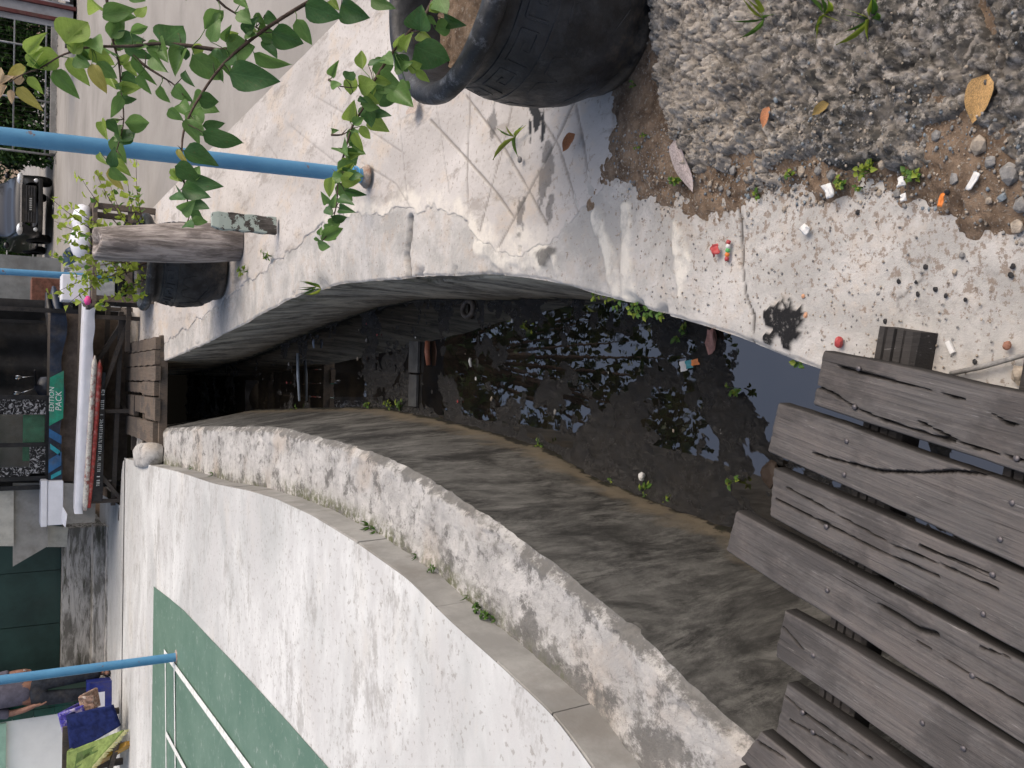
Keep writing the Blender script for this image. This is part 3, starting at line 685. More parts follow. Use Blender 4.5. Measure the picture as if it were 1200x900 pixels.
        for q in nails[i]:
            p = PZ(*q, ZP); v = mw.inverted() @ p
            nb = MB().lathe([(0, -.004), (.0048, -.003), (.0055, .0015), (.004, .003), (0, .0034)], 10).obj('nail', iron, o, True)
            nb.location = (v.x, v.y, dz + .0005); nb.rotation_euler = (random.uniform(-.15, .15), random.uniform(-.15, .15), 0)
    # cross beams
    for (p, q) in (((.115, 1.115), (-1.25, 1.36)), ((.22, .80), (-1.45, 1.10)), ((.05, .1), (-1.8, .42)), ((-.1, -.5), (-2.1, -.15))):
        a = Vector((*p, .031)); b = Vector((*q, .031)); m = MB()
        d = (b - a).normalized(); s = Vector((-d.y, d.x, 0)); n = 24; vs = []; fs = []
        prof = [(-.045, -.03), (-.045, .022), (-.038, .031), (-.026, .031), (-.024, .024), (-.02, .031), (-.005, .031), (-.003, .022), (.001, .031), (.016, .031), (.018, .025), (.021, .031), (.038, .031), (.045, .022), (.045, -.03)]
        for i in range(n + 1):
            c = a + (b - a) * i / n
            for (x, z) in prof: vs.append(c + s * (x + .002*random.random()) + Vector((0, 0, z - .002 * random.random())))
        k = len(prof)
        for i in range(n):
            for j in range(k - 1): fs.append((i*k + j, i*k + j + 1, (i+1)*k + j + 1, (i+1)*k + j))
        fs.append(tuple(range(k))[::-1]); fs.append(tuple(n*k + j for j in range(k)))
        m.add([v - root.location for v in vs], fs); m.obj('cross_beam', BEAM, root)
build_bridge()

# ================================================================== rubber planters
def m_rubber():
    k = NM('black_tyre_rubber')
    col = k.mix(k.ramp(k.noise(9, 8, .7), (.35, 0.), (.7, 1.)), (.010, .011, .013), (.035, .037, .042))
    col = k.mix(k.math('MULTIPLY', k.ramp(k.noise(16, 9, .78), (.6, 0.), (.85, 1.)), .4), col, (.10, .105, .115))
    z = k.sep()[2]
    d = k.math('ADD', k.math('MULTIPLY', z, -2.2), k.math('MULTIPLY', k.noise(10, 8, .75), .9))
    col = k.mix(k.math('MULTIPLY', k.ramp(d, (.22, 0.), (.48, 1.)), .6), col, (.16, .13, .10))
    col = k.mix(k.math('MULTIPLY', k.attr('rim'), k.ramp(k.noise(14, 9, .8), (.55, 0.), (.85, .55))), col, (.32, .34, .38))
    k.bump(k.noise(60, 6, .7), .3, .003); k.bump(k.noise(6, 4, .6), .3, .02)
    return k.done(col, k.ramp(k.noise(12, 6, .7), (.3, .38), (.7, .62)), .45)
RUB = m_rubber()
pot_soil_m = m_soil()
PROF = [(.205, 0), (.232, .004), (.240, .03), (.238, .05), (.258, .075), (.282, .13), (.298, .20), (.302, .27), (.296, .34), (.283, .39), (.272, .43), (.272, .455), (.285, .475), (.325, .492), (.338, .505), (.340, .525), (.332, .54), (.318, .546), (.300, .545), (.285, .53), (.276, .50), (.268, .44), (.262, .41)]
def prof_r(z):
    zs = [p[1] for p in PROF[1:13]]; rs = [p[0] for p in PROF[1:13]]; return float(np.interp(z, zs, rs))
def make_pot(name, loc, label, sc=1.0, rz=0, rel=1.0):
    root = empty(name, loc, rz, label, 'planter', None); root.scale = (sc,)*3
    n = 72; P = np.array([[(r*math.cos(2*math.pi*j/n), r*math.sin(2*math.pi*j/n), z) for j in range(n)] for r, z in PROF])
    th = np.arctan2(P[..., 1], P[..., 0]); rr = np.hypot(P[..., 0], P[..., 1])
    dent = .006 * fbm(np.cos(th)*2 + 4, P[..., 2]*4 + np.sin(th)*2, 1.2, 3, 201); P[..., 0] *= 1 + dent / rr; P[..., 1] *= 1 + dent / rr
    rim = np.zeros(P.shape[:2]); rim[13:20] = 1
    grid('shell', P, RUB, root, dict(rim=rim), cyc=True)
    # raised bands, key pattern and arches
    m = MB()
    def strip(pts, wd=.007, ht=.0055):
        ht = ht * rel
        for (a0, z0), (a1, z1) in zip(pts[:-1], pts[1:]):
            k = max(2, int(abs(a1 - a0) / .09) + 2); row = []
            for i in range(k):
                a = a0 + (a1 - a0) * i / (k - 1); z = z0 + (z1 - z0) * i / (k - 1)
                da, dz = (a1 - a0) * prof_r(z), z1 - z0; L = math.hypot(da, dz) or 1; px, pz = -dz / L, da / L
                for sgn, h in ((-1, -.002), (-.7, ht), (.7, ht), (1, -.002)):
                    zz = z + pz * wd * sgn; aa = a + px * wd * sgn / prof_r(z); r = prof_r(zz) + h; row.append((r*math.cos(aa), r*math.sin(aa), zz))
            f = []
            for i in range(k - 1):
                for j in range(3): q = i*4 + j; f.append((q, q+4, q+5, q+1))
            f += [(0, 1, 2, 3), tuple((k-1)*4 + j for j in (3, 2, 1, 0))]
            m.add(row, f)
    for z in (.425, .335): strip([(2*math.pi*i/12, z) for i in range(13)], .005, .005)
    N = 14
    for i in range(N):
        a = 2*math.pi*i/N; w_ = 2*math.pi/N
        strip([(a, .352), (a, .408), (a + .75*w_, .408), (a + .75*w_, .365), (a + .32*w_, .365), (a + .32*w_, .388), (a + .52*w_, .388)], .004, .005)
    for i in range(8):
        a = 2*math.pi*i/8; w_ = 2*math.pi/8
        strip([(a + .05*w_, .18), (a + .2*w_, .30), (a + .42*w_, .30), (a + .5*w_, .255), (a + .58*w_, .30), (a + .8*w_, .30), (a + .95*w_, .18), (a + .5*w_, .12), (a + .05*w_, .18)], .004, .0045)
    m.obj('raised_pattern', RUB, root, True, 0, 40)
    X, Y = np.meshgrid(np.linspace(-.26, .26, 70), np.linspace(-.26, .26, 70)); rr = np.hypot(X, Y); s_ = np.minimum(1, .266 / np.maximum(rr, 1e-6)); X = X*s_; Y = Y*s_
    Z = .43 - .02*sstep(.1, .27, np.hypot(X, Y)) + .02 * fbm(X, Y, 9, 4, 203) + .012 * fbm(X, Y, 40, 4, 204)
    grid('pot_soil', np.stack([X, Y, Z], -1), pot_soil_m, root)
    return root
POT1 = Vector((1.065, 2.10, .02)); POT2 = Vector((.85, 7.05, .02))
make_pot('tyre_planter', POT1, 'large black rubber tyre planter holding a leafy thorny shrub beside the soil', 1.0, 0, .22)
make_pot('tyre_planter', POT2, 'black rubber tyre planter with key pattern standing behind the grey log', 1.04, .5)

# ================================================================== poles, log, lichen post
def m_blue():
    k = NM('blue_pole_paint')
    col = k.mix(k.ramp(k.noise(5, 7, .7, k.map((1, 1, .5))), (.3, 0.), (.7, 1.)), (.075, .235, .42), (.105, .30, .50))
    col = k.mix(k.math('MULTIPLY', k.ramp(k.noise(24, 8, .75, k.map((1, 1, .4))), (.68, 0.), (.85, 1.)), .6), col, (.20, .25, .28))
    col = k.mix(k.ramp(k.noise(9, 5, .6, k.map(loc=(3, 3, 1))), (.84, 0.), (.87, .8)), col, (.18, .11, .09))
    k.bump(k.noise(40, 5, .7), .2, .003); return k.done(col, .45, .4)
BLUE = m_blue(); RUST = simple('rusty_galvanised', (.30, .27, .24), .7, .3, .2, .4, 30, .3, (.22, .10, .05), .8)
def pole(name, base, top, r, label, collar=False):
    root = empty(name, base, 0, label, 'pole', 'blue painted steel poles'); b = Vector(base); d = Vector(top) - b
    MB().tube([d * i / 12 for i in range(13)], r, 24).obj('tube', BLUE, root, True, 0, 40)
    if collar:
        MB().lathe([(r + .001, 0), (r + .022, .0), (r + .021, .008), (r + .014, .016), (r + .006, .026), (r + .001, .03)], 28).obj('base_collar', RUST, root, True)
        m = MB(); 
        for z0, a in ((.06, .012), (.067, -.01)):
            m.tube([((r + .004)*math.cos(t), (r + .004)*math.sin(t), z0 + a*math.sin(t)) for t in np.linspace(0, 2*math.pi, 25)], .0035, 6)
        m.tube([(-r*.4, -r*.95, .09), (-r*.5, -r*1.15, .065), (-r*.35, -r*1.2, .035)], .003, 6); m.tube([(-r*.4, -r*.95, .09), (-r*.1, -r*1.2, .07), (-r*.05, -r*1.25, .05)], .003, 6)
        m.obj('tied_cord', simple('blue_cord', (.06, .30, .55), .6), root, True)
    else:
        MB().lathe([(r + .001, 0), (r + .025, 0), (r + .024, .008), (r + .001, .012)], 24).obj('base_collar', RUST, root, True)
    return root
def pole_px(bx, by, zb, tx, ty):
    b = PZ(bx, by, zb); t = PY(tx, ty, b.y); d = (t - b); d = d / d.z * 3.0; return b, b + d
b, t = pole_px(430, 207, .02, 0, 159); pole('blue_pole', b, t, .034, 'blue steel pole with cord tied at its base, on the pale pavement', True)
b, t = pole_px(166, 328, 0, 0, 318); pole('blue_pole', b, t, .036, 'blue steel pole rising behind the small bush')
b, t = pole_px(207, 770, ZC, 0, 797); pole('blue_pole', b, t, .036, 'blue steel pole at the corner of the white court lines')
# driftwood log post
def m_drift():
    k = NM('grey_driftwood')
    g = k.noise(1, 8, .7, k.map((30, 30, 3)), .4); p = k.noise(1, 6, .65, k.map((7, 7, 2.5)))
    col = k.mix(k.ramp(g, (.33, 0.), (.66, 1.)), (.16, .14, .128), (.44, .395, .37))
    col = k.mix(k.math('MULTIPLY', k.ramp(p, (.5, 0.), (.66, 1.)), .7), col, (.10, .085, .08))
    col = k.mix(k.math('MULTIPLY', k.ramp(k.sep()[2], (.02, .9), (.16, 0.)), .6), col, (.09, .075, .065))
    k.bump(g, .7, .012); return k.done(col, .9, .2)
def log_post():
    base = PZ(283, 283, .02); top = PY(116, 283, base.y - .02); base.y += .11
    root = empty('log_post', base, 0, 'thick grey driftwood log standing upright in front of the rear planter', 'log')
    n, m = 40, 60; d = top - base; P = np.zeros((n + 4, m, 3))
    ts = list(np.linspace(0, 1, n)) + [1.0]*4
    for i, t in enumerate(ts):
        r = .126 + .012*math.sin(t*5) - .012 * (t > .9) * (t - .9) * 10
        rr = r * (1 if i < n else (.85, .55, .25, .02)[i - n]); zz = t + (0 if i < n else (.006, .012, .004, 0)[i - n])
        for j in range(m):
            a = 2*math.pi*j/m
            q = rr * (1 + .10*float(fbm(np.array(math.cos(a)*1.4), np.array(math.sin(a)*1.4 + t*.5), 1, 3, 301)) + .05*float(fbm(np.array(a*9.), np.array(t*2), 1, 3, 302)))
            P[i, j] = (d.x*zz + q*math.cos(a), d.y*zz*0 + q*math.sin(a), d.z*zz + (.02*math.sin(a*2+1) if i >= n - 1 else 0))
    P[0, :, 2] = -.01
    grid('trunk', P, m_drift(), root, None, cyc=True)
log_post()
def lichen_post():
    k = NM('lichened_board')
    col = k.mix(k.ramp(k.noise(30, 6, .7, k.map((1, 1, .3))), (.3, 0.), (.7, 1.)), (.05, .045, .04), (.12, .11, .10))
    li = k.math('ADD', k.noise(16, 7, .65), k.math('MULTIPLY', k.sep()[2], .55))
    col = k.mix(k.ramp(li, (.60, 0.), (.63, 1.)), col, (.36, .42, .38)); k.bump(li, .4, .01); mt = k.done(col, .9, .2)
    b = PZ(326, 264, .02); b.y += .05; root = empty('board_post', b, .12, 'short board post crusted with pale lichen beside the log', 'post')
    m = MB(); n = 10; vs = []; fs = []
    for i in range(n + 1):
        z = .385*i/n; o = .003*math.sin(i*2.1); tip = .012 if i == n else 0
        vs += [(-.052 + o + tip, -.022 + tip*.6, z), (.052 + o - tip, -.024 + tip*.6, z), (.053 + o - tip, .022 - tip*.6, z), (-.051 + o + tip, .022 - tip*.6, z)]
    for i in range(n):
        for j in range(4): fs.append((i*4 + j, i*4 + (j+1) % 4, i*4 + 4 + (j+1) % 4, i*4 + 4 + j))
    fs += [(3, 2, 1, 0), (n*4, n*4+1, n*4+2, n*4+3)]
    m.add(vs, fs).obj('board', mt, root, False, .004)
lichen_post()

# ================================================================== leaves
def m_leaf(name, c, c2, tl=.3):
    k = NM(name); sx, sy, sz = k.sep()
    ax = k.math('ABSOLUTE', sx)
    mid = k.ramp(ax, (.0, 1.), (.022, 0.))
    ph = k.math('SUBTRACT', k.math('MULTIPLY', sy, 44), k.math('MULTIPLY', ax, 46)); vein = k.ramp(k.math('SINE', ph), (.80, 0.), (1., .5))
    col = k.mix(k.ramp(k.noise(3, 6, .7), (.35, 0.), (.68, 1.)), c, c2)
    col = k.mix(k.math('MULTIPLY', k.math('SUBTRACT', k.rand(), .5), .5, True), col, tuple(x*.55 for x in c))
    col = k.mix(k.math('MULTIPLY', k.math('MAXIMUM', mid, vein), .35), col, tuple(min(1, x*1.7 + .02) for x in c2))
    col = k.mix(k.ramp(k.noise(9, 6, .75), (.66, 0.), (.72, .6)), col, (.16, .12, .05))
    k.bump(vein, -.25, .01)
    k.done(col, .42, .4)
    t = k.n('ShaderNodeBsdfTranslucent'); k.set(t.inputs[0], k.mix(.5, col, tuple(min(1, x*2.2) for x in c2)))
    mx = k.n('ShaderNodeMixShader'); mx.inputs[0].default_value = tl; k.L(k.b.outputs[0], mx.inputs[1]); k.L(t.outputs[0], mx.inputs[2])
    k.L(mx.outputs[0], k.t.nodes['Material Output'].inputs[0]); return k.m
LEAFM = dict(g=m_leaf('leaf_dark_green', (.042, .108, .030), (.072, .165, .05), .25), m=m_leaf('leaf_mid_green', (.10, .20, .05), (.15, .27, .08), .33),
             l=m_leaf('leaf_lime', (.20, .30, .055), (.28, .39, .09), .4), y=m_leaf('leaf_yellowing', (.30, .27, .06), (.40, .36, .10), .35), p=m_leaf('leaf_peach', (.42, .28, .17), (.52, .38, .25), .35))
def leaf_verts(fold=.18, curl=.12, nr=10, twist=0.0, prof=None):
    """unit leaf along +Y (length 1), half width .5 at the widest, normal +Z"""
    ys = np.linspace(0, 1, nr); hw = .5 * np.sin(np.pi * ys**.62)**.85 * (1 - .25*ys); hw = hw / hw.max() * .5
    hw[-1] = 0; hw[0] = .02
    V = []
    for i, y in enumerate(ys):
        for s in (-1, -.5, 0, .5, 1):
            x = s * hw[i]; z = fold * abs(x) - curl * y*y + .03 * math.sin(y*9 + s*2) * abs(s); V.append((x, y + .06*abs(s)*(y-.5)*0, z + twist * x * y))
    return V
def leaf_faces(nr=10):
    f = []
    for i in range(nr - 1):
        for j in range(4): a = i*5 + j; f.append((a, a+1, a+6, a+5))
    return f
LEAF_ME = {}
for key, mt in LEAFM.items():
    for v in range(4):
        me = bpy.data.meshes.new('leaf'); me.from_pydata(leaf_verts((.25, .5, .1, .7)[v], (.1, .25, .18, .02)[v], 10, (.1, -.2, .3, -.1)[v]), [], leaf_faces()); me.materials.append(mt)
        me.polygons.foreach_set('use_smooth', np.ones(len(me.polygons), dtype=bool)); LEAF_ME[key, v] = me
BARK = simple('thorny_stem_bark', (.085, .06, .05), .8, .2, 0, .35, 40, .4)
def frame_to(p0, p1, nrm):
    y = (p1 - p0); L = y.length; y.normalize(); x = y.cross(nrm)
    if x.length < 1e-3: x = y.orthogonal()
    x.normalize(); z = x.cross(y); return x, y, z, L
def add_leaf(root, p0, p1, wf, key, v=None):
    toc = (Vector((0, 0, H)) - p0).normalized(); n = toc * 1.1 + Vector((0, 0, .35)) + Vector((random.gauss(0, .25), random.gauss(0, .25), random.gauss(0, .25))); wf *= .98
    x, y, z, L = frame_to(p0, p1, n); o = bpy.data.objects.new('leaf', LEAF_ME[key, random.randrange(4) if v is None else v]); link(o, root)
    m = Matrix((x * wf * L, y * L, z * L)).transposed().to_4x4(); m.translation = p0 - root.location; o.matrix_local = m
    return o
# ------------------------------------------------------------------ shrub in the near planter
def near_shrub():
    base = POT1 + Vector((0, 0, .42)); root = empty('thorny_shrub', base, 0, 'thorny leafy shrub growing out of the large near planter', 'shrub')
    c0 = POT1 + Vector((.02, .02, .40))
    BR = [([(480, -70), (400, -20), (345, 12), (300, 42), (262, 75), (235, 112), (218, 145), (213, 175), (216, 215), (222, 250), (218, 262)], (2.12, 1.93), .0062),
          ([(290, 48), (265, 59), (225, 54), (187, 51), (155, 54), (107, 55), (87, 60), (70, 66), (47, 80), (27, 87), (10, 97)], (2.06, 2.2), .0045),
          ([(330, -90), (180, -70), (125, -30), (129, 17), (132, 47), (139, 72), (142, 105), (145, 140), (140, 165), (130, 197)], (2.2, 2.32), .005),
          ([(200, -60), (255, 0), (275, 15), (300, 32), (312, 38)], (2.1, 2.06), .003),
          ([(520, -30), (500, 15), (480, 37), (461, 60), (437, 97), (429, 120), (412, 150), (405, 175), (397, 200), (396, 212), (394, 242), (385, 272), (375, 285)], (2.08, 1.9), .0045),
          ([(150, 60), (170, 77), (190, 90), (205, 100), (215, 112)], (2.16, 2.06), .0028),
          ([(385, 60 + 33), (395, 100), (412, 103)], (1.98, 1.96), .002), ([(388, 158), (400, 158), (410, 153)], (1.95, 1.94), .002)]
    pts3 = []
    for bi, (px, (ya, yb), r) in enumerate(BR):
        n = len(px); P = [PY(x, y, ya + (yb - ya) * i / (n - 1)) for i, (x, y) in enumerate(px)]
        pts3 += P
        if bi in (0, 2, 4): P = [c0 + Vector((random.uniform(-.03, .03), random.uniform(-.03, .03), 0)), (c0 + P[0]) / 2 + Vector((.0, 0, .05))] + P
        Q = []
        for i in range(len(P) - 1):
            p_, a, b, q_ = P[max(i-1, 0)], P[i], P[i+1], P[min(i+2, len(P)-1)]
            for t in (0, .33, .66):
                Q.append(.5*((2*a) + (b - p_)*t + (2*p_ - 5*a + 4*b - q_)*t*t + (3*a - p_ - 3*b + q_)*t**3))
        Q.append(P[-1]); N = len(Q)
        Q = [q - base for q in Q]
        m = MB().tube(Q, [r * (1 - i / (N - 1))**1.4 + .0011 for i in range(N)], 8)
        for i in range(3, N - 2, 4):                    # thorns
            d = Vector((random.gauss(0, 1), random.gauss(0, 1), random.gauss(0, 1))).normalized() * random.uniform(.012, .03); m.tube([Q[i], Q[i] + d*.5, Q[i] + d], [.0014, .0009, .0002], 5)
        m.obj('stem', BARK, root, True)
    Z1 = lambda x, y: (x/4, y/4); Z6 = lambda x, y: (250 + x/4, y/4); Z2 = lambda x, y: (x/4, 150 + y/4); ZB = lambda x, y: (150 + x/4, 180 + y/4)
    L = []
    def A(Z, s):
        for r in s.split(';'):
            a = r.split(); L.append((Z(float(a[0]), float(a[1])), Z(float(a[2]), float(a[3])), float(a[4]), a[5]))
    A(Z1, '480 70 640 40 .6 m;470 45 415 10 .8 l;560 160 575 55 .45 m;310 205 410 75 .85 l;130 255 205 145 .45 l;275 265 125 300 .75 l;320 270 420 405 .5 l;250 330 375 465 .5 m;120 315 30 345 .6 y;130 360 205 440 .5 l;80 410 200 520 .4 y;115 375 45 350 .8 p;50 420 55 490 .5 p;30 400 0 460 .55 p;20 350 -5 400 .6 p;520 250 435 190 1. m;540 190 680 185 .65 g;610 155 695 125 .5 m;580 220 730 280 .4 g;760 205 865 105 .95 g;690 240 790 225 .9 m;620 260 740 405 .28 m;735 250 785 340 .5 m;860 225 820 360 .6 m;430 300 490 440 .5 y;455 290 550 375 .7 m;470 350 560 400 .6 l;570 340 650 400 .7 g;650 350 705 445 .5 m;750 400 800 485 .6 m;820 400 895 480 .8 m;870 330 915 410 .5 g;900 260 1045 390 .62 m;1000 230 1050 290 .6 g;1065 235 1200 215 .95 m;960 140 1050 50 .5 m;985 195 1030 85 .6 m;1060 200 1085 115 .5 m;1140 45 1170 100 .8 m;570 450 520 550 .5 m;560 470 645 465 .5 g;500 560 560 630 .7 g;495 570 505 660 .4 l;530 640 590 770 .5 m;520 740 610 820 .5 l;470 715 505 775 .5 l;510 790 578 900 .4 y;900 480 1010 510 .9 m;840 490 900 545 .7 m;790 510 860 565 .7 m;880 560 945 630 .7 m;950 590 1065 580 .42 g;950 620 1142 690 .5 g;860 710 1028 765 .58 g;830 700 885 780 .3 y;820 780 945 835 .7 g;870 850 1042 875 .5 g;640 80 690 20 .6 l;430 180 470 240 .7 m;600 -20 680 5 .6 m;510 330 545 420 .5 l;590 300 640 350 .6 l')
    A(Z2, '855 280 982 325 .6 g;890 345 970 375 .6 g;890 400 962 430 .75 g;870 450 898 456 .7 g;800 190 850 255 .5 l;835 300 870 335 .7 g;820 215 840 250 .6 l')
    A(Z6, '75 340 312 385 .62 g;430 25 602 85 .7 g;600 20 735 85 .85 g;390 90 462 215 .55 m;275 150 425 205 .8 g;240 180 290 262 .5 g;190 250 368 320 .42 m;210 130 305 175 .65 m;240 70 305 110 .85 g;200 60 240 120 .7 m;550 0 592 50 .7 l;970 145 975 22 1.15 g;1040 140 1128 120 .75 m;1080 90 1172 120 .6 g;970 150 1032 192 .6 l;945 215 1112 298 .95 g;905 245 935 150 .55 l;850 330 930 290 .6 m;910 320 985 300 .75 l;950 330 1017 388 .5 l;700 325 695 235 .62 l;745 325 850 310 .95 m;725 300 800 275 .4 g;765 380 888 410 .9 m;850 420 938 500 .85 m;770 440 865 480 .8 g;645 445 650 342 .6 l;680 400 755 400 .95 l;555 360 587 282 .5 m;620 370 667 325 .65 g;550 400 592 395 .6 m;690 490 785 500 .8 m;755 530 830 540 .5 g;640 570 655 480 .75 l;720 560 825 612 .7 l;660 620 705 712 .5 l;690 590 738 662 .5 l;615 720 650 700 .9 m;590 760 662 782 .8 l;555 830 622 840 .75 m;625 815 692 830 .5 g;555 610 590 610 .6 m;640 670 682 680 .5 g;800 260 840 300 .8 m;870 260 905 320 .6 m;900 380 925 420 .6 m;680 460 720 480 .6 g;110 60 170 110 .6 m;30 60 -5 130 .5 m;0 240 40 390 .5 m;130 -10 165 40 .6 m;1050 -20 1080 50 .8 m;740 0 850 40 .5 m')
    A(ZB, '1015 175 1122 195 .36 g;985 210 1057 235 .5 g;990 260 1067 275 .5 g;950 295 1042 310 .42 g;935 235 908 185 .6 m;955 255 975 185 .45 m;925 360 962 330 .95 m;900 385 905 342 .7 m;890 415 942 440 .7 m;960 405 942 345 .6 m;880 390 892 420 .6 m;930 250 950 285 .7 g;1000 120 1060 40 .6 l')
    for (p, q, wf, key) in L:
        c = min(pts3, key=lambda P: (P - PY(p[0], p[1], P.y)).length); Y = c.y + random.uniform(-.03, .03)
        p0 = PY(p[0], p[1], Y); p1 = PY(q[0], q[1], Y + random.uniform(-.05, .02))
        o = add_leaf(root, p0, p1, wf, key)
        MBp = (p0 - c).length
        if .006 < MBp < .12:
            MB().tube([c - base, (c + p0)/2 - base - Vector((0, 0, .003)), p0 - base], [.0012, .001, .0008], 5).obj('petiole', BARK if key == 'g' else LEAFM['m'], root, True)
    for i in range(70):                                 # smaller leaves along the twigs
        c = pts3[random.choice(list(range(3, 11)) + list(range(11, 20)) + list(range(25, 32)) + list(range(38, 50)))] + Vector((random.gauss(0, .006), random.gauss(0, .008), random.gauss(0, .008)))
        d = Vector((random.gauss(0, .6), random.gauss(-.2, .5), random.uniform(-1, .1))).normalized() * random.uniform(.03, .065); add_leaf(root, c, c + d, random.uniform(.5, .85), random.choice('gmmlml'))
    for i in range(34):                                 # the part of the shrub right of the frame
        b = PY(random.uniform(150, 480), random.uniform(-170, -20), random.uniform(1.95, 2.35)); d = Vector((random.gauss(0, 1), random.gauss(0, .6), random.uniform(-1, .3))).normalized() * random.uniform(.05, .1)
        add_leaf(root, b, b + d, random.uniform(.5, .85), random.choice('ggmml'))
near_shrub()

# ------------------------------------------------------------------ many-leaf meshes
def leaf_cloud(name, specs, mats, parent, nr=5):
    """specs: list of (p0, dir, normal, length, widthfactor, matindex)"""
    V0 = np.array(leaf_verts(.35, .15, nr)); F0 = np.array(leaf_faces(nr)); n0 = len(V0)
    V = np.zeros((len(specs), n0, 3)); mi = np.zeros((len(specs), len(F0)), dtype=np.int32)
    for i, (p, d, n, L, wf, k) in enumerate(specs):
        x, y, z, _ = frame_to(Vector((0, 0, 0)), Vector(d), Vector(n))
        Mx = np.array([x*wf*L, y*L, z*L]); V[i] = V0 @ Mx + np.array(p); mi[i] = k
    F = (F0[None] + (np.arange(len(specs))*n0)[:, None, None]).reshape(-1, 4)
    o = mesh_np(name, V, F, mats[0], parent)
    for m in mats[1:]: o.data.materials.append(m)
    o.data.polygons.foreach_set('material_index', mi.ravel()); return o
def m_leaf_far(name, c, tl=.3):
    k = NM(name); col = k.mix(k.ramp(k.noise(1.6, 5, .6), (.35, 0.), (.65, 1.)), tuple(x*.6 for x in c), tuple(min(1, x*1.3) for x in c)); k.done(col, .5, .3)
    t = k.n('ShaderNodeBsdfTranslucent'); k.set(t.inputs[0], col); mx = k.n('ShaderNodeMixShader'); mx.inputs[0].default_value = tl
    k.L(k.b.outputs[0], mx.inputs[1]); k.L(t.outputs[0], mx.inputs[2]); k.L(mx.outputs[0], k.t.nodes['Material Output'].inputs[0]); return k.m
FARL = [m_leaf_far('small_leaf_lime', (.33, .42, .06), .45), m_leaf_far('small_leaf_green', (.12, .24, .045), .38), m_leaf_far('small_leaf_dark', (.05, .115, .028), .3)]
def rear_shrub():
    base = POT2 + Vector((0, 0, .42)); root = empty('small_shrub', base, 0, 'bright lime leafed shrub growing in the rear planter behind the log', 'shrub'); specs = []
    tips = [(57, 230, 6.9), (62, 258, 7.2), (95, 208, 6.8), (112, 200, 7.1), (128, 212, 6.95), (160, 188, 6.75), (150, 215, 6.8), (60, 300, 7.0), (62, 345, 7.2), (78, 358, 7.1), (165, 352, 6.8), (118, 362, 6.9), (100, 330, 6.85), (85, 270, 7.3), (75, 315, 7.3),
            (135, 330, 6.8), (105, 255, 6.8), (95, 300, 6.75), (120, 290, 7.2), (80, 240, 7.0), (140, 345, 6.95), (85, 325, 7.05), (70, 280, 7.1), (150, 310, 6.7)]
    st = MB()
    for (x, y, Y) in tips:
        t = PY(x, y, Y); s = base + Vector((random.uniform(-.06, .06), random.uniform(-.06, .06), 0)); mid = (s + t)/2 + Vector((random.uniform(-.05, .05), random.uniform(-.05, .05), .10))
        P = [s*(1-u)**2 + mid*2*u*(1-u) + t*u*u for u in np.linspace(0, 1, 12)]
        st.tube([p - base for p in P], [.006*(1 - u*.8) for u in np.linspace(0, 1, 12)], 6)
        for u in np.linspace(.42, 1, 15):
            for r in range(random.choice((1, 1, 2))):
                i = u*11; p = P[int(i)].lerp(P[min(11, int(i)+1)], i % 1) + Vector((random.gauss(0, .018), random.gauss(0, .018), random.gauss(0, .018)))
                d = Vector((random.gauss(0, 1), random.gauss(0, 1), random.gauss(-.2, .8))); n = Vector((random.gauss(0, .6), random.gauss(-.4, .6), 1))
                specs.append((p - base, d, n, random.uniform(.036, .06), random.uniform(.65, .95), 0 if random.random() < .5 + .45*u else 1))
    st.obj('stems', BARK, root, True); leaf_cloud('foliage', specs, FARL, root, 5)
rear_shrub()

# ------------------------------------------------------------------ weeds
def sprout(p, h, n, label, group, kind='leafy', spread=.5, mi=(0, 1)):
    p = Vector(p); root = empty('weed', p, 0, label, 'weed', group); specs = []; st = MB()
    for i in range(n):
        a = random.uniform(0, 6.28)
        if kind == 'grass':
            d = Vector((math.cos(a)*spread, math.sin(a)*spread, random.uniform(.5, 1))); specs.append(((0, 0, 0), d, Vector((math.cos(a), math.sin(a), .6)), h * random.uniform(.6, 1.4), .032, random.choice(mi)))
        else:
            tip = Vector((math.cos(a)*spread*h*random.uniform(.3, 1), math.sin(a)*spread*h*random.uniform(.3, 1), h*random.uniform(.3, 1))); st.tube([(0, 0, -.004), tip*.5, tip], [.0012, .001, .0006], 5)
            for q in range(3):
                b = a + random.uniform(-1.6, 1.6); specs.append((tip*random.uniform(.6, 1), (math.cos(b), math.sin(b), random.uniform(-.1, .4)), (0, 0, 1), h*random.uniform(.28, .5), .75, random.choice(mi)))
    if st.v: st.obj('stems', FARL[1], root, True)
    leaf_cloud('leaves', specs, FARL, root, 5)
WG1, WG2, WG3, WG4 = 'weeds in the soil seam', 'weeds along the court kerb', 'weeds at the water edge', 'weeds on the coping and wall'
for (x, y, h, n) in ((985, 212, .022, 6), (1018, 200, .035, 8), (1066, 208, .03, 7), (985, 216, .025, 5), (883, 228, .025, 4), (800, 208, .03, 6), (790, 215, .025, 5), (760, 158, .018, 3), (752, 172, .016, 3), (745, 100, .02, 3), (925, 205, .022, 5), (1075, 205, .02, 5), (1003, 218, .02, 4)):
    q = PZ(x, y, .02); sprout((q.x, q.y, surf_z(q.x, q.y)), h, n, 'small green weed sprouting from the brown soil seam', WG1)
for (x, y) in ((960, 15), (1015, 20), (895, 22)):
    q = PZ(x, y, .07); sprout((q.x, q.y, surf_z(q.x, q.y) - .002), .06, 9, 'wiry grass blades growing on the broken stony concrete', 'grass on the broken concrete', 'grass', 1.2)
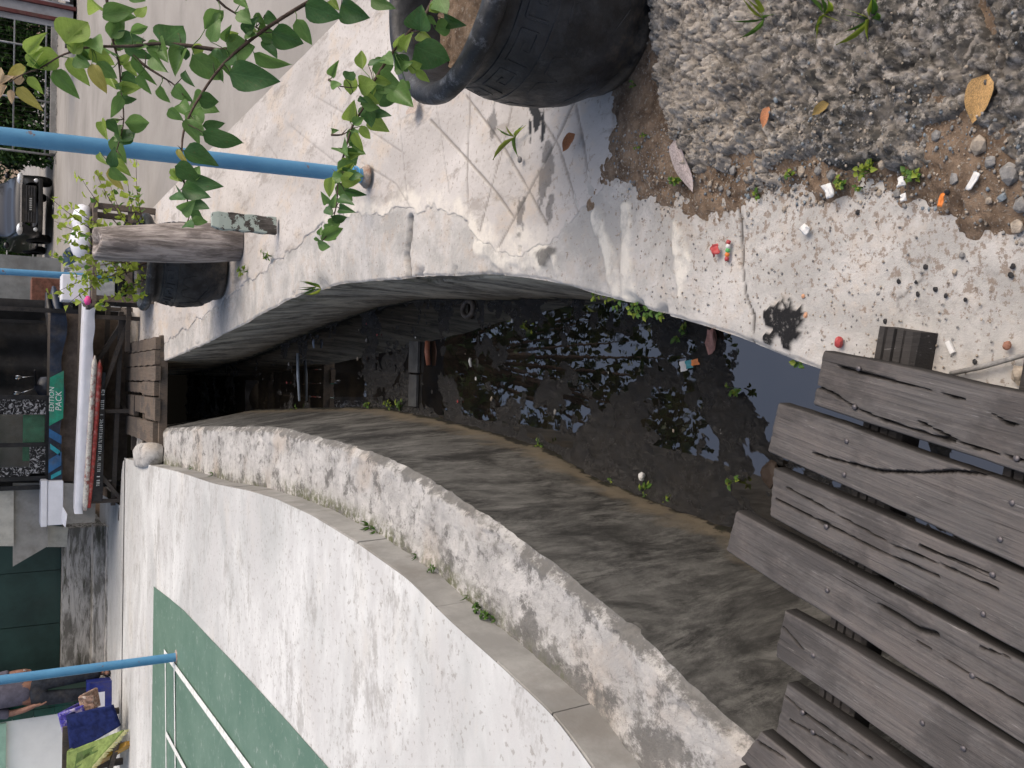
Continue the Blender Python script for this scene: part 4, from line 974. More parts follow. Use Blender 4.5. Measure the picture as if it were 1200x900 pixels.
for (x, y, h, n) in ((432, 616, .07, 14), (440, 622, .05, 10), (510, 664, .05, 9), (563, 708, .05, 12), (573, 716, .055, 14), (548, 692, .04, 7), (580, 725, .04, 9), (488, 655, .04, 8), (250, 556, .08, 8), (225, 549, .07, 7)):
    q = PZ(x, y, .01); q.x = LO(q.y) + .025; sprout(q, h*.62, n, 'tuft of grass in the corner between plaster wall top and court kerb', WG2, 'grass' if random.random() < .6 else 'leafy', .6, (1, 2))
for (x, y, h, n) in ((640, 521, .05, 6), (724, 566, .045, 5), (765, 574, .06, 6), (789, 583, .045, 5), (870, 455, .05, 4), (808, 392, .06, 5), (866, 562, .05, 4), (463, 476, .07, 5), (475, 476, .07, 6), (437, 478, .07, 6), (350, 478, .08, 5)):
    q = PZ(x, y, ZW); sprout((q.x, q.y, ZW + .012), h, n, 'green weed rooted in the black sludge at the water edge', WG3)
for i, (x, y, z) in enumerate(((735, 366, -.06), (752, 370, -.05), (760, 374, -.06), (770, 376, -.05), (782, 380, -.06), (945, 422, -.05), (710, 358, -.07), (718, 361, -.06))):
    q = PZ(x, y, z); sprout((RT(q.y) - .004, q.y, -.05), .042, 5, 'green weed hanging from the edge of the coping over the water', WG4)
for (x, y) in ((370, 336), (376, 338), (318, 300), (290, 318)):
    q = PZ(x, y, .01); sprout(q, .07, 8, 'low green weed on the pale bank near the log', 'weeds on the pale bank', 'grass' if y > 330 else 'leafy')
q = PZ(604, 161, .022); sprout(q, .10, 6, 'single sprawling grass plant on the scored pavement', None, 'grass', 2.5)

# ================================================================== loose stones and litter
STONEM = [simple('stone_grey', (.24, .235, .225), .85, .25, 0, .3, 40, .4), simple('stone_tan', (.36, .31, .25), .85, .25, 0, .3, 40, .4), simple('stone_blue_grey', (.20, .235, .26), .8, .25, 0, .25, 40, .4), simple('stone_black', (.028, .028, .03), .8, .3, 0, .4, 40, .4)]
def scatter_gravel():
    m = [MB(), MB(), MB()]
    for i in range(2600):
        y = random.uniform(.75, 2.08)
        if random.random() < .62: x = SB(y) + random.uniform(0, .22)
        else: x = RBD(y) + abs(random.gauss(0, .35))
        if x > 1.6: continue
        r = random.choice((.0015, .002, .0025, .003, .0045)); m[random.choice((0, 0, 1, 1, 2))].ico((x, y, surf_z(x, y) + r*.3), r, 1, (1, random.uniform(.6, 1), .7), .2)
    for i in range(500):
        y = random.uniform(.95, 2.1); x = RT(y) + .03 + abs(random.gauss(0, .22)); r = random.uniform(.0013, .0035); m[random.choice((0, 1))].ico((x, y, r*.3 + .002), r, 1, (1, .8, .6), .2)
    for i, (nm, lb) in enumerate((('gravel', 'grey grit scattered over soil and broken concrete'), ('gravel', 'tan grit scattered over soil and broken concrete'), ('gravel', 'blue grey grit scattered over soil and broken concrete'))):
        tag(m[i].obj(nm, STONEM[i], None, True), lb, 'gravel', None, 'stuff')
scatter_gravel()
def stone(x, y, r, mi, label, group, sq=(1, .8, .6)):
    q = PZ(x, y, .02); r *= .82; m = MB().ico((0, 0, 0), r, 1, sq, .28); o = m.obj('stone', STONEM[mi], None, False, r*.12); o.location = (q.x, q.y, surf_z(q.x, q.y) + r*.35); tag(o, label, 'stone', group)
for (x, y, r, mi) in ((922, 120, .011, 2), (924, 142, .013, 0), (871, 229, .011, 2), (883, 208, .012, 0), (1023, 225, .010, 1), (998, 248, .008, 3), (1120, 210, .014, 0), (1175, 232, .012, 2), (1188, 265, .017, 1), (1160, 235, .010, 1), (1040, 195, .014, 1), (975, 205, .016, 0), (957, 200, .014, 0), (1100, 160, .014, 0), (1150, 170, .025, 1), (1185, 205, .026, 0), (1165, 190, .018, 0),
                      (912, 244, .009, 1), (870, 250, .008, 0), (1045, 225, .012, 0), (1053, 240, .009, 0), (840, 220, .012, 0), (852, 226, .010, 0), (830, 215, .012, 1), (1195, 240, .02, 0), (900, 190, .016, 0), (935, 200, .015, 1), (860, 200, .014, 0), (1130, 240, .007, 0), (1110, 225, .008, 3)):
    stone(x, y, r, mi, ('grey', 'tan', 'bluish grey', 'black')[mi] + (' larger' if r > .015 else ' small') + ' loose stone along the soil seam and broken concrete', 'loose stones by the soil seam')
for (x, y, r, mi) in ((1022, 343, .0065, 0), (1046, 329, .007, 3), (1068, 344, .007, 3), (1066, 330, .005, 3), (1089, 338, .007, 3), (1101, 346, .007, 3), (1077, 312, .008, 3), (1180, 311, .008, 3), (1177, 322, .008, 3), (1111, 318, .008, 1), (1120, 298, .008, 0), (1030, 376, .008, 3), (1065, 401, .008, 3), (1135, 424, .007, 3), (1124, 350, .006, 3), (1083, 417, .007, 3)):
    stone(x, y, r, mi, ('small grey pebble', 'small tan pebble', '', 'small black pebble')[mi] + ' lying on the bare coping concrete', 'pebbles on the coping')
def m_dry(name, c): return simple(name, c, .8, .2, 0, .3, 30, .3)
def flat_leaf(x, y, x2, y2, wf, mat, label):
    a = PZ(x, y, .02); b = PZ(x2, y2, .02); za = surf_z(a.x, a.y) + .008; a.z = za; b.z = surf_z(b.x, b.y) + .010
    me = bpy.data.meshes.new('dead_leaf'); me.from_pydata(leaf_verts(.3, -.12, 10, .3), [], leaf_faces()); me.materials.append(mat); me.polygons.foreach_set('use_smooth', np.ones(len(me.polygons), dtype=bool))
    o = link(bpy.data.objects.new('dead_leaf', me)); X, Y, Z, L = frame_to(a, b, Vector((.1, -.2, 1))); m = Matrix((X*wf*L, Y*L, Z*L)).transposed().to_4x4(); m.translation = a; o.matrix_world = m; tag(o, label, 'dead leaf')
flat_leaf(1173, 92, 1150, 146, .55, m_dry('dry_leaf_tan', (.50, .31, .13)), 'large tan dead leaf lying on the broken stony concrete')
flat_leaf(676, 157, 665, 179, .55, m_dry('dry_leaf_brown', (.26, .11, .05)), 'brown dead leaf lying on the scored pale pavement')
flat_leaf(913, 128, 908, 153, .45, m_dry('dry_leaf_orange', (.45, .20, .10)), 'small orange brown dead leaf on the broken concrete')
flat_leaf(992, 126, 973, 140, .5, m_dry('dry_leaf_olive', (.24, .17, .06)), 'small olive dead leaf on the broken concrete')
flat_leaf(798, 165, 818, 228, .2, m_dry('dry_leaf_mauve', (.42, .37, .37)), 'curled mauve grey dead leaf across soil and gravel')
flat_leaf(484, 123, 492, 133, .9, m_dry('dry_leaf_grey', (.40, .34, .30)), 'pale shrivelled leaf beside the near planter')
def scrap(x, y, z, sx, sy, rz, mat, name, label, cat='litter', th=.004, crump=.3):
    q = PZ(x, y, z); n = 7; X, Y = np.meshgrid(np.linspace(-.5, .5, n), np.linspace(-.5, .5, n)); jx = 1 + .25*fbm(X + x, Y, 2.3, 2, int(x)); Z = crump * min(sx, sy) * fbm(X + x, Y + y, 2.6, 3, int(y))
    sx *= .8; sy *= .8; P = np.stack([X*sx*jx, Y*sy*jx, Z - Z.min()*.6], -1); o = grid(name, P, mat, None); o.data.set_sharp_from_angle(angle=R(25))
    sd = o.modifiers.new('thickness', 'SOLIDIFY'); sd.thickness = th*.5
    zz = max(surf_z(q.x, q.y), z) if z > -.2 else z
    o.location = (q.x, q.y, zz + .004); o.rotation_euler = (random.uniform(-.1, .1), random.uniform(-.1, .1), rz); tag(o, label, cat)
WHT = simple('white_foam', (.66, .66, .64), .7, .3, 0, .06, 20, .1, (.4, .38, .33), .25); RED = simple('red_wrapper', (.42, .06, .06), .45, .4); ORG = simple('orange_wrapper', (.75, .22, .04), .45); TEAL = simple('teal_print', (.05, .28, .32), .4); PNK = simple('pink_bag', (.38, .20, .17), .5, .4, 0, .3, 30)
scrap(973, 224, .03, .04, .026, .4, WHT, 'foam_scrap', 'white foam scrap on the soil seam beside a weed', th=.006)
scrap(1057, 213, .03, .022, .02, .1, WHT, 'foam_scrap', 'small white foam scrap next to broken stones', th=.006)
scrap(1060, 232, .03, .018, .014, .1, WHT, 'foam_scrap', 'tiny white foam scrap in brown soil', th=.005)
scrap(1141, 213, .03, .04, .014, -.6, WHT, 'foam_scrap', 'narrow white foam scrap in dark soil near a notch', th=.005)
scrap(945, 269, .01, .028, .022, .8, WHT, 'foam_scrap', 'white foam scrap lying alone on the bare coping', th=.005)
scrap(1105, 235, .03, .03, .012, -.3, ORG, 'plastic_scrap', 'bright orange plastic scrap in the soil', th=.002)
scrap(841, 293, .01, .035, .024, .3, RED, 'sweet_wrapper', 'crumpled dark red wrapper on the coping beside a crack', th=.002, crump=.5)
def twist(x, y, z, L, r, rz, mats, name, label):
    q = PZ(x, y, z); root = empty(name, (q.x, q.y, max(z, surf_z(q.x, q.y)) + r), rz, label, 'litter'); k = len(mats)
    for i, m in enumerate(mats):
        a = -L/2 + L*i/k; MB().tube([(0, a, 0), (.001, a + L/k*.5, .001), (0, a + L/k*.97, 0)], [r, r*1.15, r*.9], 8).obj('wrapper_band', m, root, True)
twist(855, 294, .006, .05, .005, 1.45, [RED, WHT, simple('green_print', (.1, .4, .12), .4), ORG, RED], 'wrapper_roll', 'thin rolled wrapper with red, white and green bands on the coping')
def chalk():
    q = PZ(1114, 409, .006); o = MB().box((-.009, -.0045, 0), (.016, .0045, .007)).obj('tile_chip', WHT, None, False, .0012); o.location = (q.x, q.y, surf_z(q.x, q.y) + .001); o.rotation_euler = (0, 0, .45); tag(o, 'small white oblong chip on the coping beside the planks', 'chip')
    a, b, c = PZ(1114, 438, .012), PZ(1150, 430, .018), PZ(1215, 412, .02)
    o = MB().tube([(0, 0, 0), b - a, c - a], [.0045, .005, .004], 8).obj('stick', STONEM[0], None, True); o.location = a; tag(o, 'thin grey stick lying beside the planks', 'stick')
    q = PZ(983, 401, .012); o = MB().ico((0, 0, 0), .013, 2, (1, .6, .8), .15).obj('bottle_cap', RED, None); o.location = q; tag(o, 'crumpled red plastic piece next to the end of the planks', 'litter')
    for (x, y, r) in ((941, 347, .006), (944, 369, .007)):
        q = PZ(x, y, .004); o = MB().ico((0, 0, 0), r, 1, (1, .8, .6), .2).obj('brick_crumb', simple('brick_crumb', (.55, .30, .18), .9), None); o.location = q; tag(o, 'small orange brick crumb beside the black tar patch', 'crumb', 'brick crumbs')
    for (x, y) in ((1180, 405), (1196, 440)):
        q = PZ(x, y, .01); o = MB().ico((0, 0, 0), .018 if y > 430 else .009, 2, (1, .8, .7), .2).obj('stone', STONEM[1] if y > 430 else simple('red_stone', (.30, .15, .10), .9), None); o.location = q; tag(o, 'pale angular stone at the right edge of the planks' if y > 430 else 'reddish stone beside the thin grey stick', 'stone')
    q = PZ(609, 187, .024); o = MB().ico((0, 0, 0), .011, 2, (1, .8, .75), .12).obj('stone', STONEM[0], None, True); o.location = q; tag(o, 'round grey stone beside the grass plant on the scored pavement', 'stone')
chalk()
# litter in the drain
def in_drain():
    q = PZ(551, 362, ZW); m = MB().tube([(.045*math.cos(t), .045*math.sin(t), 0) for t in np.linspace(0, 6.283, 25)], .016, 8); o = m.obj('rubber_ring', RUB, None, True); o.location = (q.x, q.y, ZW + .014); o.rotation_euler = (.25, .1, 0); tag(o, 'small muddy rubber ring lying in the sludge', 'ring')
    def stick(a, b, r, mat, label, z=.018, name='stick', cat='stick'):
        p = PZ(*a, ZW + z); s = PZ(*b, ZW + z); o = MB().tube([(0, 0, 0), (s - p)*.5 + Vector((.01, 0, .006)), s - p], [r, r*1.1, r*.8], 8).obj(name, mat, None, True); o.location = p; tag(o, label, cat)
    stick((501, 400), (502, 428), .017, simple('wet_orange_wood', (.26, .10, .06), .5), 'wet reddish wood piece lying in the sludge')
    stick((551, 420), (552, 430), .008, WHT, 'short white stick in the sludge')
    stick((349, 414), (351, 470), .012, simple('pale_blue_pipe', (.32, .38, .44), .4), 'long pale pipe lying across the drain', .03, 'pipe', 'pipe')
    stick((368, 398), (368, 408), .010, simple('pale_blue_strip', (.30, .36, .46), .4), 'short pale strip standing out of the dark water', .03)
    p = PZ(486, 400, ZW + .012); s = PZ(484, 478, ZW + .012); d = s - p; o = MB().bar((0, 0, 0), d*.47, .14, .02).obj('sunken_board', simple('wet_slate_board', (.06, .062, .062), .35, .5, 0, .3), None, False, .004); o.location = p; tag(o, 'dark flat board half sunk in the sludge', 'board', 'sunken boards')
    o = MB().bar(d*.5, d*.98, .12, .02).obj('sunken_board', bpy.data.materials['wet_slate_board'], None, False, .004); o.location = p; tag(o, 'dark flat board half sunk in the sludge', 'board', 'sunken boards')
    root = empty('snack_wrapper', PZ(805, 428, ZW + .03), .2, 'teal, white and orange snack wrapper in the sludge', 'wrapper')
    for i, mt in enumerate((WHT, TEAL, ORG)): 
        X, Y = np.meshgrid(np.linspace(-.02, .02, 5), np.linspace(0, .035, 5)); P = np.stack([X*(1 - .2*i), Y - .035*i, .012*fbm(X*60 + i, Y*60, 1, 2, i) + .004], -1); grid('wrapper_band', P, mt, root)
    q = PZ(833, 400, ZW + .02); o = MB().ico((0, 0, 0), .036, 2, (1.3, .7, .4), .3).obj('pink_bundle', PNK, None); o.location = q; tag(o, 'muddy pink bundle against the right drain wall', 'bundle')
    q = PZ(752, 558, ZW + .03); o = MB().ico((0, 0, 0), .018, 2, (1, .7, .8), .2).obj('foam_scrap', WHT, None); o.location = q; tag(o, 'dirty white lump at the foot of the left drain wall', 'litter')
    q = PZ(903, 555, ZW + .03); o = MB().ico((0, 0, 0), .05, 2, (1, .8, .4), .18).obj('coconut_husk', simple('rotten_husk', (.045, .03, .02), .7), None); o.location = q; tag(o, 'dark rotten husk in the sludge under the planks', 'husk')
    r2 = random.Random(5)
    for i in range(18):                                 # flecks of rubbish far along
        y = r2.uniform(2.4, 8.5); x = r2.uniform(LB(y) + .06, RB(y) - .06); s = r2.uniform(.004, .010) * (1 + .12*y); o = MB().ico((0, 0, 0), s, 1, (1, r2.uniform(.3, .9), .4), .25).obj('litter_scrap', r2.choice([WHT, STONEM[1], STONEM[0], RED, bpy.data.materials['wet_orange_wood'], STONEM[0]]), None)
        o.location = (x, y, ZW + .018); tag(o, 'tiny scrap of rubbish floating in the black drain', 'litter', 'scraps floating in the drain')
in_drain()

# ================================================================== far plank bridge and stone
def far_bridge():
    root = empty('plank_bridge', (-.17, 10.8, 0), 0, 'old grey plank crossing at the far mouth of the drain below the stall', 'footbridge'); ed = [(.42, .30), (.29, .14), (.13, -.02), (-.03, -.17), (-.19, -.42), (-.44, -.66)]
    for i, (a, b) in enumerate(ed):
        y0 = (9.62, 9.63, 9.6, 9.66, 9.62, 9.7)[i]; y1 = (11.9, 11.95, 11.85, 11.9, 11.8, 11.75)[i]
        def pl(x0, x1, y0, y1, z):
            n = 20; v = []; f = []
            for k in range(n + 1):
                y = y0 + (y1 - y0)*k/n; w_ = .006*math.sin(k*1.7 + i)
                v += [(x1 + w_, y, z - .05), (x1 + w_, y, z), (x0 + w_*.6, y, z + .004*math.sin(k)), (x0 + w_*.6, y, z - .05)]
            for k in range(n):
                for j in range(4): f.append((k*4 + j, k*4 + 4 + j, k*4 + 4 + (j+1) % 4, k*4 + (j+1) % 4))
            f += [(0, 1, 2, 3), (n*4+3, n*4+2, n*4+1, n*4)]
            o = MB().add([(x - root.location.x, y - root.location.y, z) for x, y, z in v], f).obj('plank', MAT['timber'], root)
        if i == 3: pl(a, b, y0, 10.45, .085); pl(a - .01, b + .02, 10.49, y1, .08)
        elif i == 4: pl(a, b, y0, 10.3, .08); pl(a, b + .05, 10.36, 11.1, .07); pl(a, b, 11.14, y1, .078)
        else: pl(a, b, y0, y1, .08 + .008*random.random())
    for y in (9.68, 10.7, 11.6): MB().bar((-.85 + .17, y - 10.8, .0), (.44 + .17, y - 10.8, .0), .09, .075).obj('cross_beam', MAT['timber'], root)
    # rough end block on the left bank
    root = empty('concrete_block', (-.79, 9.95, .0), .1, 'rough lichened concrete block at the end of the far plank crossing', 'block')
    m = MB(); n = 14; V0, F0 = ICO[2]; vs = []
    for v in V0:
        q = Vector(v); q = Vector([math.copysign(abs(c)**.45, c) for c in q]); j = 1 + .08*float(fbm(np.array(q.x*2 + 3), np.array(q.y*2 + q.z), 1.5, 3, 5)); vs.append((q.x*.13*j, q.y*.42*j, .09 + q.z*.11*j))
    m.add(vs, F0).obj('block_body', MAT['walltop'], root, True)
far_bridge()

# ================================================================== stall
DARKP = simple('dark_plastic', (.012, .012, .014), .45, .4, 0, .5, 6); BROWNB = simple('brown_hardboard', (.135, .105, .085), .85, .2, 0, .25, 9); WCL = simple('white_plastic_sheet', (.74, .75, .80), .4, .4, 0, .06, 4, .2, (.45, .44, .42), .25)
NAVY = simple('navy_print', (.012, .022, .045), .35, .4, 0, .4, 8); GRP = simple('green_print_panel', (.02, .27, .17), .4, .4, 0, .2, 10); BLP = simple('blue_print', (.02, .10, .24), .4, .4, 0, .3, 8); CYP = simple('cyan_print', (.02, .28, .34), .4)
GREYB = simple('grey_board', (.30, .29, .27), .85, .2, 0, .1, 6); BEIGE = simple('beige_board', (.55, .53, .47), .8, .2, 0, .08, 5); LETT = simple('white_lettering', (.75, .78, .76), .5, .3, 0, .05)
REDW = simple('red_roll', (.36, .06, .05), .5, .3, 0, .4, 25, .2, (.5, .42, .36), .6); FLOR = simple('floral_roll', (.55, .53, .48), .5, .3, 0, .2, 40, .2, (.25, .05, .04), .95)
def text_part(name, s, size, mw, mat, parent, shear=0, ext=.001):
    cu = bpy.data.curves.new(name, 'FONT'); cu.body = s; cu.size = size; cu.extrude = ext; cu.shear = shear; cu.align_x = 'CENTER'
    o = bpy.data.objects.new(name, cu); COL.objects.link(o); dg = bpy.context.evaluated_depsgraph_get(); me = bpy.data.meshes.new_from_object(o.evaluated_get(dg)); bpy.data.objects.remove(o)
    me.materials.clear(); me.materials.append(mat); t = link(bpy.data.objects.new(name, me), parent); t.matrix_local = mw; return t
def slabq(name, q, Y, mat, parent, th=.02, off=Vector((0, 0, 0)), dY=0):
    """upright board through four measured corners, th thick, at distance Y"""
    f = [PY(x, y, Y + (dY if i in (1, 2) else 0)) - off for i, (x, y) in enumerate(q)]; b = [p + Vector((0, th, 0)) for p in f]; m = MB()
    m.add(f + b, [(0, 1, 2, 3), (7, 6, 5, 4), (0, 4, 5, 1), (1, 5, 6, 2), (2, 6, 7, 3), (3, 7, 4, 0)]); o = m.obj(name, mat, parent)
    bm = bmesh.new(); bm.from_mesh(o.data); bmesh.ops.recalc_face_normals(bm, faces=bm.faces); bm.to_mesh(o.data); bm.free(); return o
def stall():
    A = Vector((.80, 11.22, 0)); B = Vector((-1.60, 11.78, 0)); zt = .60
    root = empty('trestle_table', A, 0, 'low timber trestle table edged with white sheet and rolled banners', 'table'); o_ = root.location
    d = (B - A); L = d.length; dn = d.normalized(); nb = Vector((-dn.y, dn.x, 0)); nb = nb if nb.y > 0 else -nb
    def W(t, back, z): return A + dn*t + nb*back + Vector((0, 0, z)) - o_
    m = MB(); m.add([W(0, 0, zt-.03), W(L, 0, zt-.03), W(L, .75, zt-.03), W(0, .75, zt-.03), W(0, 0, zt), W(L, 0, zt), W(L, .75, zt), W(0, .75, zt)], [(3, 2, 1, 0), (4, 5, 6, 7), (0, 1, 5, 4), (1, 2, 6, 5), (2, 3, 7, 6), (3, 0, 4, 7)]); m.obj('tabletop', MAT['timber'], root)
    # white sheet drawn over the front edge
    n = 60; P = np.zeros((n, 6, 3))
    for i in range(n):
        t = L*i/(n-1)
        for j, (bk, z) in enumerate(((.25, zt + .006), (.02, zt + .008), (-.012, zt + .002), (-.016, zt - .04), (-.018 - .004*math.sin(i*1.3), zt - .075), (-.014, zt - .115 + .035*i/n + .006*math.sin(i*.8)))): P[i, j] = W(t, bk, z + (.02*i/n))
    grid('white_sheet', P, WCL, root)
    MB().tube([W(.55 + (L - .6)*i/20, -.035 - .004*math.sin(i), zt - .125 + .045*i/20) for i in range(21)], [.008] + [.030]*19 + [.02], 10).obj('floral_roll', FLOR, root, True)
    MB().tube([W(.60 + (L - .68)*i/20, -.030 - .004*math.sin(i*2), zt - .178 + .055*i/20 - .01*math.sin(i/20*3.1)) for i in range(21)], [.006] + [.032 - .0006*i for i in range(19)] + [.02], 10).obj('red_roll', REDW, root, True)
    P = np.zeros((40, 4, 3))
    for i in range(40):
        t = .75 + (L - .9)*i/39
        for j in range(4): P[i, j] = W(t, -.018 + .004*math.sin(i*.9 + j), zt - .20 + .05*i/39 - (.03 + .05*i/39)*j/3*1.5)
    sg = grid('black_banner', P, DARKP, root)
    mk = MB(); r3 = random.Random(3)                    # row of lettering too small to read
    t = .95
    while t < L - .35:
        wd = r3.uniform(.012, .022); k = (t - .75)/(L - .9); z = zt - .245 + .02*k; h = .034
        if r3.random() < .86:
            for q in range(r3.choice((2, 3))):
                a = t + r3.uniform(0, wd*.7); 
                if r3.random() < .6: mk.add([W(a, -.030, z), W(a + .004, -.030, z), W(a + .004, -.030, z + h), W(a, -.030, z + h)], [(0, 1, 2, 3)])
                else: zz = z + r3.choice((0, .4, .85))*h; mk.add([W(t, -.030, zz), W(t + wd*.8, -.030, zz), W(t + wd*.8, -.030, zz + .005), W(t, -.030, zz + .005)], [(0, 1, 2, 3)])
        t += wd + .006
    mk.obj('lettering', LETT, root)['kind'] = 'stuff'
    def leg(a, b, w_=.055, nm='leg'): MB().bar(a, b, w_, .045).obj(nm, MAT['timber'], root)
    for t in (.12, L*.5, L - .12):
        for bk in (.06, .68): leg(W(t, bk, 0), W(t, bk, zt - .03))
        MB().bar(W(t, .06, .12), W(t, .68, .12), .05, .04).obj('rail', MAT['timber'], root)
    MB().bar(W(.1, .10, .11), W(1.15, .02, .42), .05, .045).obj('brace', MAT['timber'], root)
    MB().bar(W(.1, .12, .14), W(.9, .2, .55), .05, .045).obj('brace', MAT['timber'], root); MB().bar(W(L - .55, .02, .42), W(L - .05, .08, .06), .05, .045).obj('brace', MAT['timber'], root)
    MB().bar(W(.05, .12, .20), W(L - .05, .10, .20), .055, .05).obj('rail', MAT['timber'], root); MB().bar(W(.05, .5, .30), W(L - .1, .5, .30), .05, .05).obj('rail', MAT['timber'], root)
    MB().bar(W(L - .5, .02, .1), W(L + .12, .02, .12), .06, .05).obj('rail', MAT['timber'], root); MB().bar(W(-.05, .05, .13), W(.5, .02, .13), .05, .05).obj('rail', MAT['timber'], root)
    # counter with banner, unseen shade roof
    c0 = Vector((-.23, 12.05, 0)); root = empty('market_stall', c0, 0, 'dark roadside stall with printed banner along its counter', 'stall'); 
    MB().box((-1.02, .05, .02), (1.02, .55, .86)).obj('counter', BROWNB, root); MB().box((-1.05, 0, .86), (1.05, .6, .89)).obj('counter_top', MAT['timber'], root)
    n = 50; P = np.zeros((n, 5, 3))
    for i in range(n):
        x = 1.03 - 2.04*i/(n-1); sag = .035*(1 - i/n)**1 + .015*math.sin(i*.35)
        for j in range(5): P[i, j] = (x, -.03 - .006*math.sin(i*.8 + j*.5), .895 - (.135 + sag*.6)*j/4 - .02*(j == 4)*math.sin(i*.3))
    ban = grid('banner', P, NAVY, root)
    def patch(x0, x1, mat, nm, z0=.02, z1=.98, bow=0):
        Q = np.zeros((10, 4, 3))
        for i in range(10):
            x = x0 + (x1 - x0)*i/9
            for j in range(4): Q[i, j] = (x + bow*(j - 1.5), -.042, .893 - .135*(z0 + (z1 - z0)*j/3))
        grid(nm, Q, mat, ban)
    patch(.27, -.30, GRP, 'green_panel', 0, 1.1, .03); patch(-.42, -.52, BLP, 'blue_swirl', 0, 1, -.03); patch(-.60, -.66, CYP, 'cyan_swirl', .1, .9, -.03); patch(-.7, -.86, BLP, 'blue_swirl', 0, 1, .03); patch(-.90, -.95, CYP, 'cyan_swirl', .2, 1, .02)
    rot = Matrix.Rotation(R(90), 4, 'X')
    text_part('lettering', 'PACK', .092, Matrix.Translation((-.05, -.046, .766)) @ rot, LETT, ban, .12); text_part('lettering', 'EDITION', .075, Matrix.Translation((-.03, -.046, .846)) @ rot, LETT, ban, .12)
    for (x, y) in ((1.02, -.05), (-1.08, .1), (1.02, 2.6), (-1.08, 2.6)): MB().bar((x, y, 0), (x, y, 2.35), .05, .05).obj('post', DARKP, root)
    P = np.zeros((12, 12, 3))
    for i in range(12):
        for j in range(12): P[i, j] = (-1.45 + 2.9*i/11, -.6 + 3.6*j/11, 2.35 + .25*j/11 - .06*math.sin(math.pi*i/11))
    rf = grid('added_shade_roof', P, NAVY, root)  # roof out of view, added to darken the stall interior
    P = np.zeros((30, 6, 3))
    for i in range(30):
        for j in range(6): P[i, j] = (-1.4 + 2.75*i/29, 2.75 + .04*math.sin(i*1.3), .02 + 2.4*j/5)
    grid('back_sheet', P, DARKP, root)
    # display cabinet on the counter
    cb = Vector((-.70, 12.12, .89)); root = empty('display_cabinet', cb, 0, 'black framed glass display cabinet with painted green reflection on the stall counter', 'cabinet')
    fr = MB()
    for x in (-.50, -.10, .46): fr.box((x - .025, -.02, 0), (x + .025, .02, .85))
    for z in (0, .83): fr.box((-.46, -.015, z), (.44, .015, z + .035))
    fr.box((-.475, .38, 0), (-.445, .42, .85)); fr.box((.425, .38, 0), (.455, .42, .85)); fr.obj('frame', DARKP, root)
    k = NM('black_marbled_film'); w_ = k.ramp(k.noise(14, 6, .7, None, 2.5), (.55, 0.), (.6, .8)); mt = k.done(k.mix(w_, (.008, .008, .01), (.5, .5, .52)), .35)
    MB().box((-.44, -.008, .035), (-.125, .008, .20)).obj('film_panel', mt, root); MB().box((.26, -.008, .035), (.435, .008, .83)).obj('film_panel', mt, root); MB().box((-.44, -.008, .60), (.26, .008, .828)).obj('film_panel', mt, root); MB().box((-.47, -.012, .2), (-.36, .01, .6)).obj('film_panel', mt, root)
    MB().box((-.44, .36, .035), (.43, .375, .83)).obj('back_panel', GREYB, root)
    MB().box((-.30, .10, .04), (.25, .115, .27)).obj('green_reflection', simple('green_reflection', (.07, .27, .16), .5), root)  # coloured sheet standing in for the green reflection in the glass
    MB().box((-.35, .2, .04), (.2, .24, .12)).obj('goods', WCL, root)
    g = NM('cabinet_glass'); g.b.inputs['Transmission Weight'].default_value = 1; g.b.inputs['IOR'].default_value = 1.3; MB().box((-.35, -.004, .037), (.255, .002, .6)).obj('glass', g.done((.9, .93, .92), .03, .5), root)
    # boards and boxes at the left end of the stall
    def board(name, q, Y, mat, label, cat, th=.02, dY=0):
        p = PY(*q[3], Y); root = empty(name, p, 0, label, cat); slabq('sheet', q, Y, mat, root, th, p, dY)
    board('plywood_sheet', [(15, 566), (55, 566), (56, 640), (15, 664)], 12.25, GREYB, 'grey sheet with slanted lower edge beside the display cabinet', 'board')
    board('white_board', [(-12, 571), (16, 571), (16, 640), (-12, 640)], 12.2, BEIGE, 'cream white board above the grey sheet', 'board')
    board('counter_side', [(72, 566), (113, 568), (111, 612), (75, 614)], 11.98, GREYB, 'grey side board under the white foam box', 'board', .03)
    board('beige_panel', [(56, 616), (80, 618), (78, 641), (55, 641)], 12.5, BEIGE, 'small beige panel beside the foam box', 'board')
    p = PY(74, 590, 11.9); root = empty('foam_box', p, 0, 'white foam box at the end of the stall counter', 'box'); mb = MB(); a = PY(74, 615, 11.9) - p; b = PY(56, 564, 11.9) - p; mb.box((a.x, 0, 0), (b.x, .34, b.z)); mb.obj('box_body', WCL, root, False, .012); MB().box((a.x - .012, -.012, b.z + .002), (b.x + .012, .352, b.z + .07)).obj('lid', WCL, root, False, .012)
    s_ = MB().add([PY(72, 612, 11.85) - p, PY(74, 594, 11.8) - p, PY(79, 603, 11.75) - p, PY(77, 618, 11.8) - p], [(0, 1, 2, 3)]).obj('flap', WCL, root)
    sd = s_.modifiers.new('t', 'SOLIDIFY'); sd.thickness = .006
stall()
CHROME = simple('chrome', (.75, .76, .78), .15, .5, 1, .05, 5, 0, (.3, .3, .3), .1); TYRE = simple('tyre', (.012, .012, .012), .8, .2); GLASSD = NM('dark_glass'); GLASSD = GLASSD.done((.02, .03, .035), .05, .6); LAMP = simple('lamp_lens', (.7, .72, .74), .1, .6, .3, .05, 8, 0)
